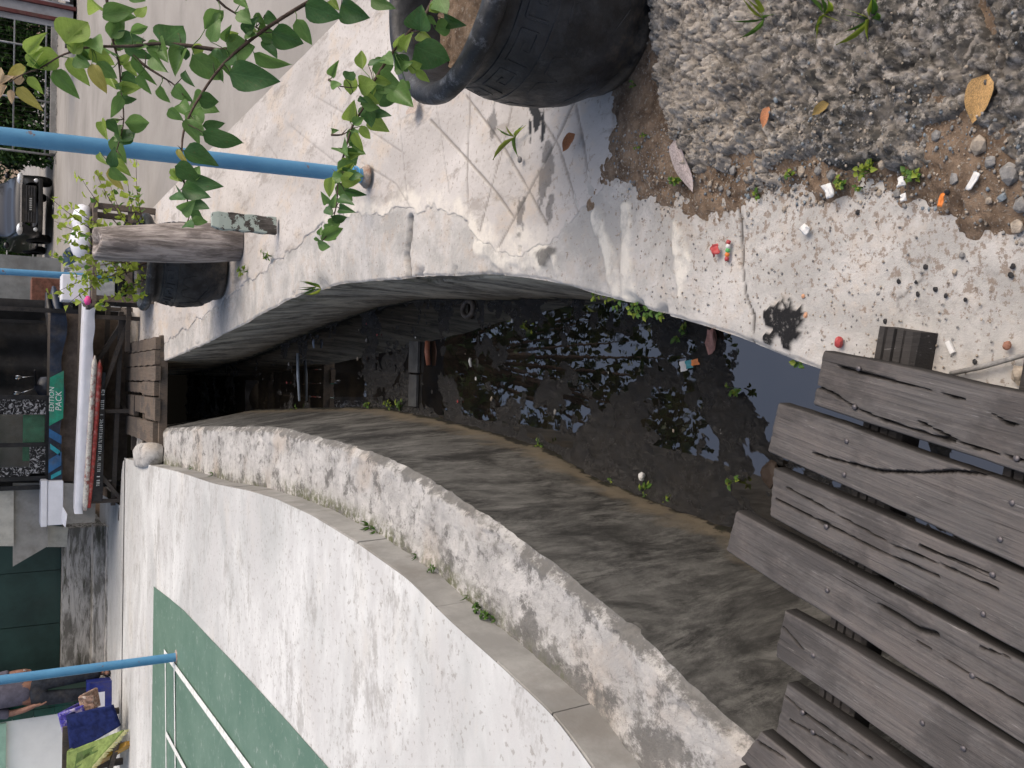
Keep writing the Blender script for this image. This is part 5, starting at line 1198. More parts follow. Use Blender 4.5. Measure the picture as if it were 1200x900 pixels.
def wheel(name, parent, c, r, w_, ax='x'):
    root = MB(); n = 28; prof = [(r*.62, -w_/2), (r*.9, -w_/2), (r, -w_*.32), (r, w_*.32), (r*.9, w_/2), (r*.62, w_/2)]
    for q, z in prof:
        for j in range(n):
            t = 2*math.pi*j/n; root.v.append((z, q*math.cos(t), q*math.sin(t)) if ax == 'x' else (q*math.cos(t), z, q*math.sin(t)))
    for i in range(5):
        for j in range(n): a = i*n + j; b = i*n + (j+1) % n; root.f.append((a, b, b+n, a+n))
    o = root.obj(name, TYRE, parent, True, 0, 40); o.location = c
    m = MB()
    for k in range(5):
        t = 2*math.pi*k/5; e = (0, r*.62*math.cos(t), r*.62*math.sin(t)) if ax == 'x' else (r*.62*math.cos(t), 0, r*.62*math.sin(t)); m.bar((0, 0, 0), e, .06*r/.3, w_*.5, (1, 0, 0) if ax == 'x' else (0, 1, 0))
    m.obj('rim', CHROME, o); return o
def motorbike():
    root = empty('motorbike', (.32, 13.2, 0), R(200), 'dark motorbike parked in the shade under the added stall roof', 'motorbike'); blk = DARKP
    wheel('wheel', root, (-.62, 0, .28), .28, .09, 'y'); wheel('wheel', root, (.62, 0, .28), .28, .09, 'y')
    def loft(secs, name, mat):
        P = np.array([[(x, wy*math.cos(t), z + hz*math.sin(t)) for t in np.linspace(0, 2*math.pi, 16, endpoint=False)] for x, wy, z, hz in secs]); grid(name, P, mat, root, None, True)
    loft([(-.95, .02, .78, .02), (-.8, .09, .76, .07), (-.4, .13, .70, .10), (-.1, .12, .58, .14), (.15, .10, .50, .16), (.32, .06, .60, .14), (.40, .02, .72, .05)], 'body', NAVY)
    loft([(-.85, .03, .86, .02), (-.6, .13, .84, .05), (-.2, .14, .80, .05), (.1, .10, .79, .04), (.18, .03, .78, .02)], 'seat', blk)
    loft([(.35, .05, .85, .1), (.48, .14, .88, .14), (.60, .12, .86, .10), (.66, .03, .84, .03)], 'front_cowl', NAVY)
    MB().tube([(.62, .07, .28), (.48, .07, .9)], .022, 8).obj('fork', CHROME, root, True); MB().tube([(.62, -.07, .28), (.48, -.07, .9)], .022, 8).obj('fork', CHROME, root, True)
    MB().tube([(.38, -.36, 1.02), (.46, -.12, 1.0), (.46, .12, 1.0), (.38, .36, 1.02)], .014, 8).obj('handlebar', blk, root, True)
    for s in (-1, 1): MB().ico((.46, .3*s, 1.2), .07, 2, (.25, 1, .7)).tube([(.42, .25*s, 1.02), (.46, .3*s, 1.18)], .006, 6).obj('mirror', CHROME, root, True)
    MB().ico((.65, 0, .86), .07, 2, (.5, 1, .9)).obj('headlight', LAMP, root, True)
    MB().tube([(-.75, -.14, .30), (-.2, -.14, .28)], .035, 10).obj('exhaust', CHROME, root, True); MB().tube([(-.05, .1, .3), (-.05, .22, .0)], .012, 6).obj('kickstand', CHROME, root, True)
motorbike()
# ------------------------------------------------------------------ low table behind the rear planter, sacks, tarpaulins
def side_clutter():
    root = empty('low_table', (1.25, 10.55, 0), .0, 'low timber table behind the bush carrying a white box', 'table')
    MB().box((-.50, -.3, .57), (.62, .4, .61)).obj('tabletop', MAT['timber'], root)
    for x in (-.42, .54):
        for y in (-.24, .33): MB().box((x - .03, y - .03, 0), (x + .03, y + .03, .57)).obj('leg', MAT['timber'], root)
    MB().bar((-.42, -.26, .1), (.1, -.26, .52), .045, .04).obj('brace', MAT['timber'], root); MB().box((-.44, -.25, .22), (.56, -.21, .27)).obj('rail', MAT['timber'], root)
    o = MB().box((0, 0, 0), (.27, .3, .27)).obj('white_box', WCL, None, False, .012); o.location = (.80, 10.4, .612); tag(o, 'white plastic box on the low table behind the bush', 'box')
    for (x, y, z, s, lb) in ((1.42, 10.45, .61, .16, 'white tied sack on the low table, beside the log top'), (1.66, 10.5, .61, .14, 'smaller white sack on the low table, toward the road')):
        m = MB(); V0, F0 = ICO[2]; vs = []
        for v in V0:
            q = Vector(v); j = 1 + .16*float(fbm(np.array(q.x*2 + x*7), np.array(q.y*2 + q.z*2), 1.3, 3, 9)); zz = max(-.72, q.z); vs.append((q.x*s*1.25*j, q.y*s*j, (zz + .72)*s*.72*j))
        o = m.add(vs, F0).obj('sack', WCL, None, True); o.location = (x, y, z); tag(o, lb, 'sack')
    o = MB().ico((0, 0, 0), .05, 2, (1, 1, .7), .2).obj('pink_cloth', simple('magenta_cloth', (.65, .06, .28), .7), None, True); o.location = PY(120, 349, 10.2); o.location.z = .647; tag(o, 'small magenta cloth on the low table', 'cloth'); o.location = (.80, 10.3, .645)
    for (x, y) in ((1.15, 10.9), (1.55, 11.0)):
        m = MB().tube([(.24*math.cos(t), .24*math.sin(t), .1) for t in np.linspace(0, 6.2832, 29)], .095, 10); o = m.obj('old_tyre', TYRE, None, True); o.location = (x, y, 0.005); tag(o, 'old black tyre lying in the shade under the low table', 'tyre', 'tyres under the low table')
    for (x, y, sx, sz, lb) in ((.98, 10.62, .34, .34, 'black plastic crate under the low table, beside the old tyres'), (1.48, 10.42, .30, .30, 'smaller black crate under the outer end of the low table')):
        root2 = empty('black_crate', (x, y, 0), .1, lb, 'crate'); m = MB().box((-sx/2, -.15, 0), (sx/2, .15, .02)); m.obj('bottom', DARKP, root2)
        for q in range(4): MB().box((-sx/2, -.15, .03 + q*sz/4), (sx/2, -.13, .03 + q*sz/4 + sz/6)).obj('slat', DARKP, root2)
        for s in (-1, 1): MB().box((s*sx/2 - .01, -.128, .0), (s*sx/2 + .01, .15, sz)).obj('side', DARKP, root2)
        MB().box((-sx/2 + .012, .13, .021), (sx/2 - .012, .148, sz)).obj('back', DARKP, root2)
    def heap(name, c, sx, sy, sz, mat, label, seed):
        X, Y = np.meshgrid(np.linspace(-1, 1, 36), np.linspace(-1, 1, 36)); r = np.sqrt(X*X + Y*Y*1.0); Z = sstep(1.05, .55, np.maximum(np.abs(X), np.abs(Y))) * (1 + .35*fbm(X*2, Y*.6, 2.2, 4, seed)) 
        P = np.stack([X*sx, Y*sy, Z*sz], -1); o = grid(name, P, mat, None); o.location = c; tag(o, label, 'tarpaulin')
    heap('tarpaulin', (1.55, 15.2, .01), .55, .8, .50, simple('navy_tarp', (.02, .045, .085), .5, .4, 0, .3, 5), 'dark navy tarpaulin thrown over a heap beyond the low table', 3)
    heap('tarpaulin', (1.25, 13.4, .01), .42, .5, .62, simple('grey_tarp', (.26, .28, .30), .5, .4, 0, .2, 5), 'grey tarpaulin covered pile behind the white box', 4)
    o = MB().box((-.4, -.3, 0), (.4, .3, .75)).obj('rusty_drum_box', simple('rusty_sheet', (.16, .075, .055), .8, .2, 0, .3, 10), None, False, .02); p = PY(30, 349, 21); o.location = (p.x, 21, .02); tag(o, 'rusty brown metal box standing beyond the navy tarpaulin', 'box')
    p = PY(0, 340, 24); root = empty('grey_house', (p.x, 24.6, 0), 0, 'grey block wall house far behind the rusty box', 'house')
    MB().box((-3.2, 0, 0), (.9, 4, 3)).obj('wall', simple('grey_render', (.22, .23, .23), .9, .2, 0, .2, 2), root); m = MB(); m.add([(-3.5, -.3, 3), (1.2, -.3, 3), (1.2, 4.3, 3), (-3.5, 4.3, 3), (-3.5, 2, 4), (1.2, 2, 4)], [(0, 1, 5, 4), (2, 3, 4, 5), (1, 2, 5), (3, 0, 4), (3, 2, 1, 0)]); m.obj('roof', simple('zinc_roof', (.25, .25, .25), .5, .4, .5), root)
    for k, x in enumerate((-2.4, -1.0)): MB().box((x, -.04, .9), (x + .8, .03, 2.0)).obj('window', GLASSD, root)
side_clutter()
# ================================================================== building on the left
def building():
    TILE = simple('dark_green_tile', (.015, .075, .055), .25, .5, 0, .25, 4, .05); DG = simple('dark_green_wall_paint', (.022, .052, .045), .55, .4, 0, .25, 2, .1, (.03, .045, .04), .4); WH = simple('white_wall_paint', (.80, .81, .79), .7, .3, 0, .05, 2, .1, (.45, .44, .40), .3)
    LG = simple('mint_paint', (.30, .48, .38), .6, .3, 0, .08); ST = MAT['walltop']
    root = empty('green_house', (-4.5, 13.1, ZC), 0, 'long house with dark green wall, white wall panel and stained plinth beyond the court', 'house')
    def bx(nm, x0, y0, z0, x1, y1, z1, mt, parent=root, bev=0): 
        return MB().box((x0 + 4.5, y0 - 13.1, z0 - ZC), (x1 + 4.5, y1 - 13.1, z1 - ZC)).obj(nm, mt, parent, False, bev)
    k = NM('stained_plinth'); s = k.noise(1, 8, .72, k.map((2.2, 5, 11)), .5); col = k.mix(k.ramp(s, (.36, 0.), (.62, 1.)), (.18, .172, .155), (.55, .53, .50)); col = k.mix(k.ramp(k.noise(1, 8, .75, k.map((1.5, 4, 14), loc=(3, 2, 1))), (.56, 0.), (.66, .8)), col, (.07, .07, .05)); k.bump(s, .4, .02); PL = k.done(col, .9, .2)
    bx('plinth', -14, 13.30, ZC - .02, -2.0, 17, .645, PL); bx('lower_step', -14, 13.0, ZC - .02, -1.95, 13.297, .30, PL, root, .01); bx('gutter_kerb', -14, 12.80, ZC - .02, -1.93, 12.90, .165, PL, root, .01)
    for i in range(5):
        x0 = -5.4 + i*.71; bx('wall_panel', x0, 13.45 + .006*(i % 2), .648, x0 + .702, 13.6, 3.2, DG)
    bx('roof', -14.3, 12.9, 3.2, -1.6, 17.2, 3.3, GREYB)
    # projecting white wall with tiled return
    bx('white_wall', -9, 12.62, ZC - .02, -4.21, 13.28, 3.19, WH)
    for i in range(9):
        for j in range(2): 
            if i*.22 + .3 < 2.6: bx('tile', -4.205 + j*.095 + .002, 12.60 + .004*((i + j) % 2), .30 + i*.23, -4.205 + (j+1)*.095 - .002, 12.75, .30 + (i+1)*.23 - .004, TILE)
    bx('pillar_core', -4.205, 12.66, ZC - .02, -4.02, 13.28, 3.18, DG)
    w_ = bx('window', -6.1, 12.60, 1.36, -4.5, 12.66, 2.5, LG); bx('frame', -6.0, 12.585, 1.45, -4.60, 12.598, 2.4, simple('dark_window_wood', (.05, .03, .025), .5), w_); bx('pane', -5.9, 12.575, 1.52, -4.7, 12.584, 2.33, GLASSD, w_); bx('lintel', -9, 12.57, 1.28, -4.215, 12.615, 1.355, LG)
building()
# ------------------------------------------------------------------ rugs, rack, crate
def carpet():
    BL = simple('navy_velvet_rug', (.012, .02, .085), .9, .15, 0, .3, 14, .4, (.008, .012, .04), .5); GRN = simple('olive_green_rug', (.17, .23, .075), .9, .15, 0, .25, 12, .4, (.10, .15, .05), .5); GR2 = simple('dark_green_rug', (.075, .125, .04), .9, .15); YEL = simple('yellow_wood', (.60, .33, .05), .5, .3, 0, .15); PAT = simple('patterned_cloth', (.28, .19, .15), .9, .1, 0, .4, 40, .3, (.55, .5, .45), .9); PUR = simple('violet_patterned_rug', (.07, .06, .32), .9, .15, 0, .4, 30, .3, (.55, .5, .6), .8); CREAM = simple('cream_fringe', (.50, .50, .26), .9, .1)
    def hang(name, q, Yt, Yb, mat, parent, off, n=24, th=.03, fold=.02, seed=1, rad=.1):
        tr, tl, bl, br = [(PY(*q[0], Yt)), PY(*q[1], Yt), PY(*q[2], Yb), PY(*q[3], Yb)]; P = np.zeros((n + 8, n, 3))
        for j in range(n):
            u = j/(n-1); a = tr.lerp(tl, u); b = br.lerp(bl, u)
            for i in range(n + 8):
                if i < 8: t = i/8*math.pi/2; p = a + Vector((0, rad + .16*(1 - i/8) - rad*math.sin(t), -rad*(1 - math.cos(math.pi/2 - t)) - .12*(1 - i/8)))
                else: v = (i - 8)/(n-1); p = a.lerp(b, v)
                f = fold*float(fbm(np.array(u*3.), np.array(max(0, i-8)/n*1.2), 1.5, 3, seed)); P[i, j] = (p.x, p.y + f, p.z)
        P -= np.array(off); o = grid(name, P, mat, parent); sd = o.modifiers.new('t', 'SOLIDIFY'); sd.thickness = th; sd.offset = 0; return P, o
    c = Vector((-4.25, 11.2, ZC)); rack = empty('wooden_rack', c, 0, 'slanted yellow wooden rack with dark legs under the folded rugs', 'rack')
    a = PY(152, 871, 10.62); b = PY(104, 899, 11.15); side = Vector((-.05, .75, .0))
    m = MB(); m.bar(a - c, b - c, .05, .09); m.obj('side_board', YEL, rack)
    r_ = Vector((.62, .2, .0)); MB().box((-.38, .0, .42), (.35, .04, .62)).obj('back_rail', MAT['timber'], rack)
    for (x, y, h) in ((a.x - .05, a.y + .1, .22), (b.x, b.y, .55), (b.x + .02, b.y + .4, .55), (b.x + .45, b.y + .4, .55)): MB().box((x - c.x - .03, y - c.y - .03, 0), (x - c.x + .03, y - c.y + .03, h)).obj('leg', MAT['timber'], rack)
    MB().bar((a.x - c.x - .05, a.y - c.y + .1, .12), (b.x - c.x - .3, b.y - c.y, .2), .05, .05).obj('rail', MAT['timber'], rack)
    root = empty('folded_rug', c, 0, 'navy blue velvet rug draped over the rack beside the blue crate', 'rug'); hang('pile', [(79, 838), (84, 884), (141, 850), (132, 826)], 11.12, 10.74, BL, root, c, seed=2)
    root = empty('folded_rug', c, 0, 'violet patterned rug rolled on top behind the navy rug', 'rug'); hang('pile', [(69, 836), (78, 872), (105, 852), (97, 826)], 11.28, 11.16, PUR, root, c, seed=5, rad=.14)
    root = empty('folded_rug', c, 0, 'olive green rug with cream fringe draped over the yellow rack', 'rug'); P, o = hang('pile', [(80, 880), (79, 925), (107, 900), (146, 856)], 11.04, 10.62, GRN, root, c, seed=3)
    def sub(i0, i1, j0, j1, mat, nm):
        Q = P[i0:i1, j0:j1].copy(); Q[..., 1] -= .022; Q[..., 2] += .004; g = grid(nm, Q, mat, root)
    sub(12, 26, 3, 18, GR2, 'dark_field'); sub(16, 20, 6, 13, simple('rug_motif', (.03, .035, .02), .9), 'motif')
    e = P[-1]; mf = MB()
    for j in range(23):
        for q in (0, .33, .66):
            p = Vector(e[j]).lerp(Vector(e[j+1]), q); mf.tube([p, p + Vector((random.uniform(-.015, .015), -.015, -.05))], [.006, .003], 5)
    mf.obj('fringe', CREAM, root)
    root = empty('folded_cloth', c, 0, 'brown patterned cloth stuffed between the navy rug and the plinth', 'cloth'); hang('pile', [(93, 816), (97, 838), (112, 836), (109, 815)], 11.3, 11.22, PAT, root, c, seed=6, rad=.08)
    BC = simple('blue_plastic_crate', (.02, .035, .22), .4, .4); p = PZ(131, 818, ZC); p.y += .13; root = empty('plastic_crate', p, .1, 'blue plastic crate standing beside the rugs on the court', 'crate'); 
    MB().box((-.20, -.13, .0), (.20, -.11, .27)).obj('side', BC, root); MB().box((-.20, .11, .0), (.20, .13, .27)).obj('side', BC, root); MB().box((-.20, -.108, .0), (-.18, .108, .27)).obj('side', BC, root); MB().box((.18, -.108, .0), (.20, .108, .27)).obj('side', BC, root); MB().box((-.215, -.145, .245), (.215, -.132, .285)).obj('rim', BC, root); MB().box((-.10, -.135, .08), (.08, -.131, .16)).obj('paper_label', WCL, root); MB().box((-.18, -.108, .0), (.18, .108, .02)).obj('bottom', BC, root)
carpet()

# ================================================================== person
def person():
    SK = NM('brown_skin'); SK = SK.done(SK.mix(SK.ramp(SK.noise(12, 5, .6), (.35, 0.), (.65, 1.)), (.20, .10, .07), (.26, .14, .10)), .55, .35)
    SH = simple('grey_mauve_shirt', (.115, .11, .145), .85, .2, 0, .2, 9, .3, (.07, .07, .09), .4); PT = simple('charcoal_trousers', (.035, .04, .05), .9, .15, 0, .3, 12, .4); SO = simple('black_sandal', (.015, .014, .015), .6); HR = simple('black_hair', (.010, .009, .008), .6)
    p = PZ(128, 799, ZC); p.y += .03; p.z = ZC; root = empty('person', p, R(8), 'person in grey shirt and dark trousers standing on the court, holding a small white object', 'person')
    def skin(name, vs, es, mat, lv=2, rootv=0):
        me = bpy.data.meshes.new(name); me.from_pydata([v[:3] for v in vs], es, []); me.materials.append(mat); o = link(bpy.data.objects.new(name, me), root)
        m = o.modifiers.new('Skin', 'SKIN'); m.use_smooth_shade = True; sv = me.skin_vertices[0].data
        for i, v in enumerate(vs): sv[i].radius = (v[3], v[4] if len(v) > 4 else v[3]); 
        sv[rootv].use_root = True
        s = o.modifiers.new('Sub', 'SUBSURF'); s.levels = lv; s.render_levels = lv; return o
    chain = lambda a, n: [(a + i, a + i + 1) for i in range(n - 1)]
    # the figure faces the camera (-Y)
    V = [(0, 0, .93, .11), (0, 0, 1.05, .12), (0, .01, 1.2, .125), (0, .02, 1.34, .11), (0, .02, 1.42, .06), (0, .0, 1.48, .052), (0, -.01, 1.54, .075), (0, -.01, 1.61, .085), (0, .0, 1.68, .07)]
    E = chain(0, 9)
    def add(par, pts):
        k = len(V); V.extend(pts); E.append((par, k)); E.extend(chain(k, len(pts))); return k + len(pts) - 1
    def hand(w, d, side, up):
        d = Vector(d).normalized(); s = Vector(side).normalized(); c = Vector(w[:3]); palm = c + d*.05; ip = add(w[3], [(*c, .022, .028), (*palm, .016, .034)])
        for q, L in ((-.027, .062), (-.009, .072), (.009, .068), (.026, .052)):
            b = palm + d*.03 + s*q; add(ip, [(*b, .009), (*(b + d*L*.5 + Vector(up)*.012), .008), (*(b + d*L*.8 + Vector(up)*.035), .007)])
        add(ip - 1, [(*(c + d*.03 - s*.035), .010), (*(c + d*.065 - s*.05 + Vector(up)*.02), .009)])
    # viewer's left arm (hangs, hand in front of hip); viewer's right arm (forearm bent out)
    e = add(3, [(-.16, .03, 1.35, .06), (-.215, .05, 1.22, .048), (-.225, .04, 1.08, .043), (-.19, -.06, .95, .036), (-.15, -.13, .86, .028)]); hand((-.148, -.135, .85, e), (.1, -.2, -1), (0, -1, .2), (.6, 0, 0))
    e = add(3, [(.16, .03, 1.35, .06), (.22, .05, 1.2, .048), (.24, .03, 1.08, .042), (.27, -.09, 1.0, .035), (.29, -.20, .95, .028)]); hand((.292, -.205, .948, e), (.15, -1, -.25), (0, -.1, 1), (-.6, 0, .2))
    for s in (-1, 1): add(0, [(.09*s, 0, .86, .085), (.10*s, -.01, .66, .075), (.105*s, .0, .48, .056), (.11*s, .02, .28, .055), (.115*s, .03, .09, .036), (.12*s, -.02, .045, .036), (.125*s, -.12, .032, .034, .028), (.128*s, -.18, .026, .026, .02)])
    skin('body', V, E, SK)
    # face and hair
    MB().ico((0, -.105, 1.585), .016, 2, (.8, 1.1, 1.4)).obj('nose', SK, root, True)
    for s in (-1, 1):
        MB().ico((.033*s, -.083, 1.61), .012, 2).obj('eye', simple('eye_white', (.6, .58, .55), .3), root, True); MB().ico((.095*s, .0, 1.59), .022, 2, (.4, .8, 1.3)).obj('ear', SK, root, True)
    MB().ico((0, -.088, 1.54), .02, 2, (1.2, .4, .35)).obj('mouth', simple('lips', (.22, .08, .07), .5), root, True)
    m = MB(); V0, F0 = ICO[2]
    m.add([(v[0]*.103*(1 + random.uniform(-.02, .02)), .018 + v[1]*.108, 1.66 + (v[2]*.095 if v[2] > -.3 or v[1] > 0 else v[2]*.03)) for v in V0], F0); m.obj('hair', HR, root, True)
    # clothes
    T = [(0, 0, .86, .155, .125), (0, 0, .98, .155, .125), (0, 0, 1.12, .158, .13), (0, .01, 1.27, .165, .13), (0, .02, 1.37, .13, .11), (0, .02, 1.43, .07, .07)]; TE = chain(0, 6)
    def addT(par, pts):
        k = len(T); T.extend(pts); TE.append((par, k)); TE.extend(chain(k, len(pts)))
    addT(4, [(-.15, .03, 1.365, .075), (-.20, .045, 1.27, .07), (-.222, .05, 1.16, .068), (-.228, .045, 1.10, .067)]); addT(4, [(.15, .03, 1.365, .075), (.205, .045, 1.26, .07), (.232, .045, 1.16, .066), (.24, .03, 1.10, .064)])
    skin('shirt', T, TE, SH)
    Q = [(0, 0, .95, .14, .115), (0, 0, .87, .145, .12)]; QE = [(0, 1)]
    for s in (-1, 1):
        k = len(Q); Q += [(.085*s, 0, .78, .105), (.10*s, -.01, .62, .098), (.106*s, .0, .45, .088), (.112*s, .02, .28, .085), (.117*s, .025, .14, .078), (.118*s, .02, .09, .075)]; QE.append((1, k)); QE += chain(k, 6)
    skin('trousers', Q, QE, PT)
    for s in (-1, 1):
        m = MB(); n = 20; out = [(.045*math.cos(t)*(1.05 if math.sin(t) < 0 else .85), -.075 + .13*math.sin(t)) for t in np.linspace(0, 2*math.pi, n, endpoint=False)]
        m.add([(.12*s + x, y, 0) for x, y in out] + [(.12*s + x, y, .018) for x, y in out], [tuple(range(n))[::-1], tuple(range(n, 2*n))] + [(i, (i+1) % n, n + (i+1) % n, n + i) for i in range(n)])
        m.tube([(.12*s - .048, -.09, .015), (.12*s - .03, -.10, .062), (.12*s, -.105, .075), (.12*s + .03, -.10, .062), (.12*s + .048, -.09, .015)], .012, 6); m.obj('sandal', SO, root)
    o = MB().tube([(0, 0, 0), (.012, -.05, .03)], .0055, 8).obj('cigarette', WHT, None, True); o.matrix_world = Matrix.Translation(p) @ Matrix.Rotation(R(8), 4, 'Z') @ Matrix.Translation((.31, -.30, .945)); tag(o, 'thin white stick held in the hand of the standing person', 'cigarette')
person()
# ================================================================== car
def car():
    PAINT = NM('black_car_paint'); PAINT.b.inputs['Coat Weight'].default_value = .4; PAINT = PAINT.done((.008, .008, .010), .35, .4); TRIM = simple('black_trim', (.012, .012, .012), .6)
    root = empty('parked_car', (4.65, 27.6, .012), 0, 'black car with chrome trimmed front parked on the far road', 'car')
    # sections along y (front at 0): y, half width, z bottom, z shoulder, z top, half width of top
    S_ = [(-.02, .60, .35, .62, .70, .55), (.04, .76, .28, .70, .86, .66), (.18, .84, .24, .80, .96, .74), (.6, .87, .22, .92, 1.02, .78), (1.05, .88, .20, .98, 1.10, .80), (1.25, .88, .20, 1.0, 1.20, .76), (1.75, .88, .20, 1.0, 1.58, .66), (2.1, .88, .20, 1.0, 1.68, .62), (3.0, .88, .20, 1.0, 1.70, .62), (3.7, .88, .22, 1.0, 1.64, .62), (4.1, .86, .25, .98, 1.45, .66), (4.25, .82, .32, .95, 1.1, .72), (4.3, .7, .4, .9, .98, .62)]
    P = []
    for (y, hw, zb, zs, zt, tw) in S_:
        half = [(0, zb), (hw*.8, zb), (hw*.97, zb + .08), (hw, (zb + zs)/2), (hw*.97, zs), (hw*.9, zs + .04*(zt - zs)/.3), (tw + (hw*.9 - tw)*.25, zs + (zt - zs)*.75), (tw*.92, zt - .02), (tw*.5, zt), (0, zt + .01)]
        P.append([(x, y, z) for x, z in half] + [(-x, y, z) for x, z in half[-2:0:-1]])
    b = grid('body', np.array(P), PAINT, root, None, True); m = b.modifiers.new('s', 'SUBSURF'); m.levels = 1; m.render_levels = 2
    MB().add([(-.70, 1.20, 1.17), (.70, 1.20, 1.17), (.585, 1.76, 1.60), (-.585, 1.76, 1.60)], [(0, 1, 2, 3)]).obj('windscreen', GLASSD, root)
    for s in (-1, 1):
        f = (lambda q: q if s > 0 else q[::-1])
        MB().add([(.80*s, 1.45, 1.06), (.815*s, 2.5, 1.06), (.70*s, 2.5, 1.58), (.71*s, 1.85, 1.55)], [f((0, 1, 2, 3))]).obj('side_window', GLASSD, root); MB().add([(.815*s, 2.58, 1.06), (.81*s, 3.75, 1.06), (.70*s, 3.6, 1.55), (.70*s, 2.58, 1.58)], [f((0, 1, 2, 3))]).obj('side_window', GLASSD, root)
        for y in (.85, 3.4): wheel('wheel', root, (.80*s, y, .32), .32, .2)
        MB().ico((.68*s, .05, .80), .13, 2, (1.3, .7, .62)).obj('headlight', LAMP, root, True); MB().ico((.66*s, .0, .42), .06, 2, (1, .5, 1)).obj('fog_lamp', LAMP, root, True)
        MB().ico((.98*s, 1.35, 1.08), .10, 2, (1, .5, .7)).obj('mirror', PAINT, root, True)
        MB().box((.885*s - .006, 2.0, .84), (.885*s + .006, 2.2, .87)).obj('door_handle', CHROME, root)
    g = MB().box((-.5, -.075, .42), (.5, -.03, .76)).obj('grille', TRIM, root)
    for i in range(4): MB().box((-.48, -.09, .46 + i*.062), (.48, -.077, .475 + i*.062)).obj('slat', simple('dark_chrome', (.12, .12, .13), .3, .5, .8) if i == 0 else bpy.data.materials['dark_chrome'], g)
    MB().bar((-.62, -.06, .775), (.62, -.06, .775), .03, .05).obj('chrome_bar', CHROME, root); MB().lathe([(.05, 0), (.06, .01), (.05, .02)], 20).obj('badge', CHROME, root)
    root.children[-1].rotation_euler = (R(90), 0, 0); root.children[-1].location = (0, -.09, .775)
    MB().box((-.72, -.07, .26), (.72, .06, .37)).obj('bumper', TRIM, root, False, .03); pl = MB().box((-.22, -.095, .50), (.22, -.09, .60)).obj('number_plate', TRIM, root)
    mk = MB()
    for i in range(6): mk.box((-.17 + i*.058, -.099, .52), (-.135 + i*.058, -.0955, .58))
    mk.obj('plate_digits', simple('plate_grey', (.35, .36, .36), .5), pl)['kind'] = 'stuff'
car()
# ================================================================== fence, covered stall, trees
WOODD = simple('dark_fence_wood', (.035, .032, .03), .8, .2); PIPE = simple('grey_fence_pipe', (.30, .31, .32), .5, .4, .3)
def fence(x0, x1, y, label):
    root = empty('wire_fence', ((x0 + x1)/2, y, 0), 0, label, 'fence'); h = 1.9; cx = (x0 + x1)/2; n = int((x1 - x0)/1.6) + 1
    for i in range(n + 1): x = x0 + (x1 - x0)*i/n - cx; MB().tube([(x, 0, 0), (x, 0, h)], .03, 8).obj('post', PIPE, root, True)
    for z in (.25, 1.0, 1.85): MB().tube([(x0 - cx, 0, z), (x1 - cx, 0, z)], .022, 8).obj('rail', PIPE, root, True)
    MB().box((x0 - cx, -.25, -.01), (x1 - cx, .1, .14)).obj('kerb', MAT['block'], root)
    m = MB(); N = int((x1 - x0)/.12)
    for i in range(N): x = x0 + (x1 - x0)*i/N - cx; m.bar((x, .03, .14), (x, .03, h), .008, .008)
    o = m.obj('wire_mesh', WOODD, root); o['kind'] = 'stuff'
fence(6.0, 14.5, 27.4, 'dark wire fence with grey pipe posts beside the parked car'); fence(-3.2, 5.9, 33.6, 'wire fence running behind the parked car')
def covered():
    root = empty('covered_cart', (7.75, 21.0, .012), .0, 'white sheet covered cart with dark red posts beside the fence', 'cart'); RP = simple('dark_red_post', (.10, .025, .025), .6); GS = simple('grey_panel', (.36, .37, .39), .6, .3, 0, .1, 4)
    n = 30; P = np.zeros((16, n, 3))
    for i in range(16):
        for j in range(n): x = .05 + 2.2*j/(n-1); P[i, j] = (x, -.05 + .05*math.sin(j*1.1 + .3*i) * (i/15), .12 + 2.0*(15 - i)/15 + .03*math.sin(j*.8))
    o = grid('draped_sheet', P, WCL, root); 
    for x in (-.36, -.08): MB().box((x - .035, -.12, .0), (x + .035, -.05, 2.3)).obj('post', RP, root)
    MB().box((-.50, -.04, .05), (.02, .0, 2.2)).obj('side_panel', GS, root); MB().box((-.5, .02, .05), (2.2, 1.2, .12)).obj('base', DARKP, root); MB().box((-.5, 0, 2.2), (2.3, 1.3, 2.26)).obj('roof', GS, root)
    for x in (-.3, 1.9): wheel('wheel', root, (x, .6, .13), .14, .08, 'x')
covered()
TREEL = [m_leaf_far('tree_leaf_a', (.03, .06, .018), .1), m_leaf_far('tree_leaf_b', (.05, .09, .022), .12), m_leaf_far('tree_leaf_c', (.022, .045, .014), .1)]
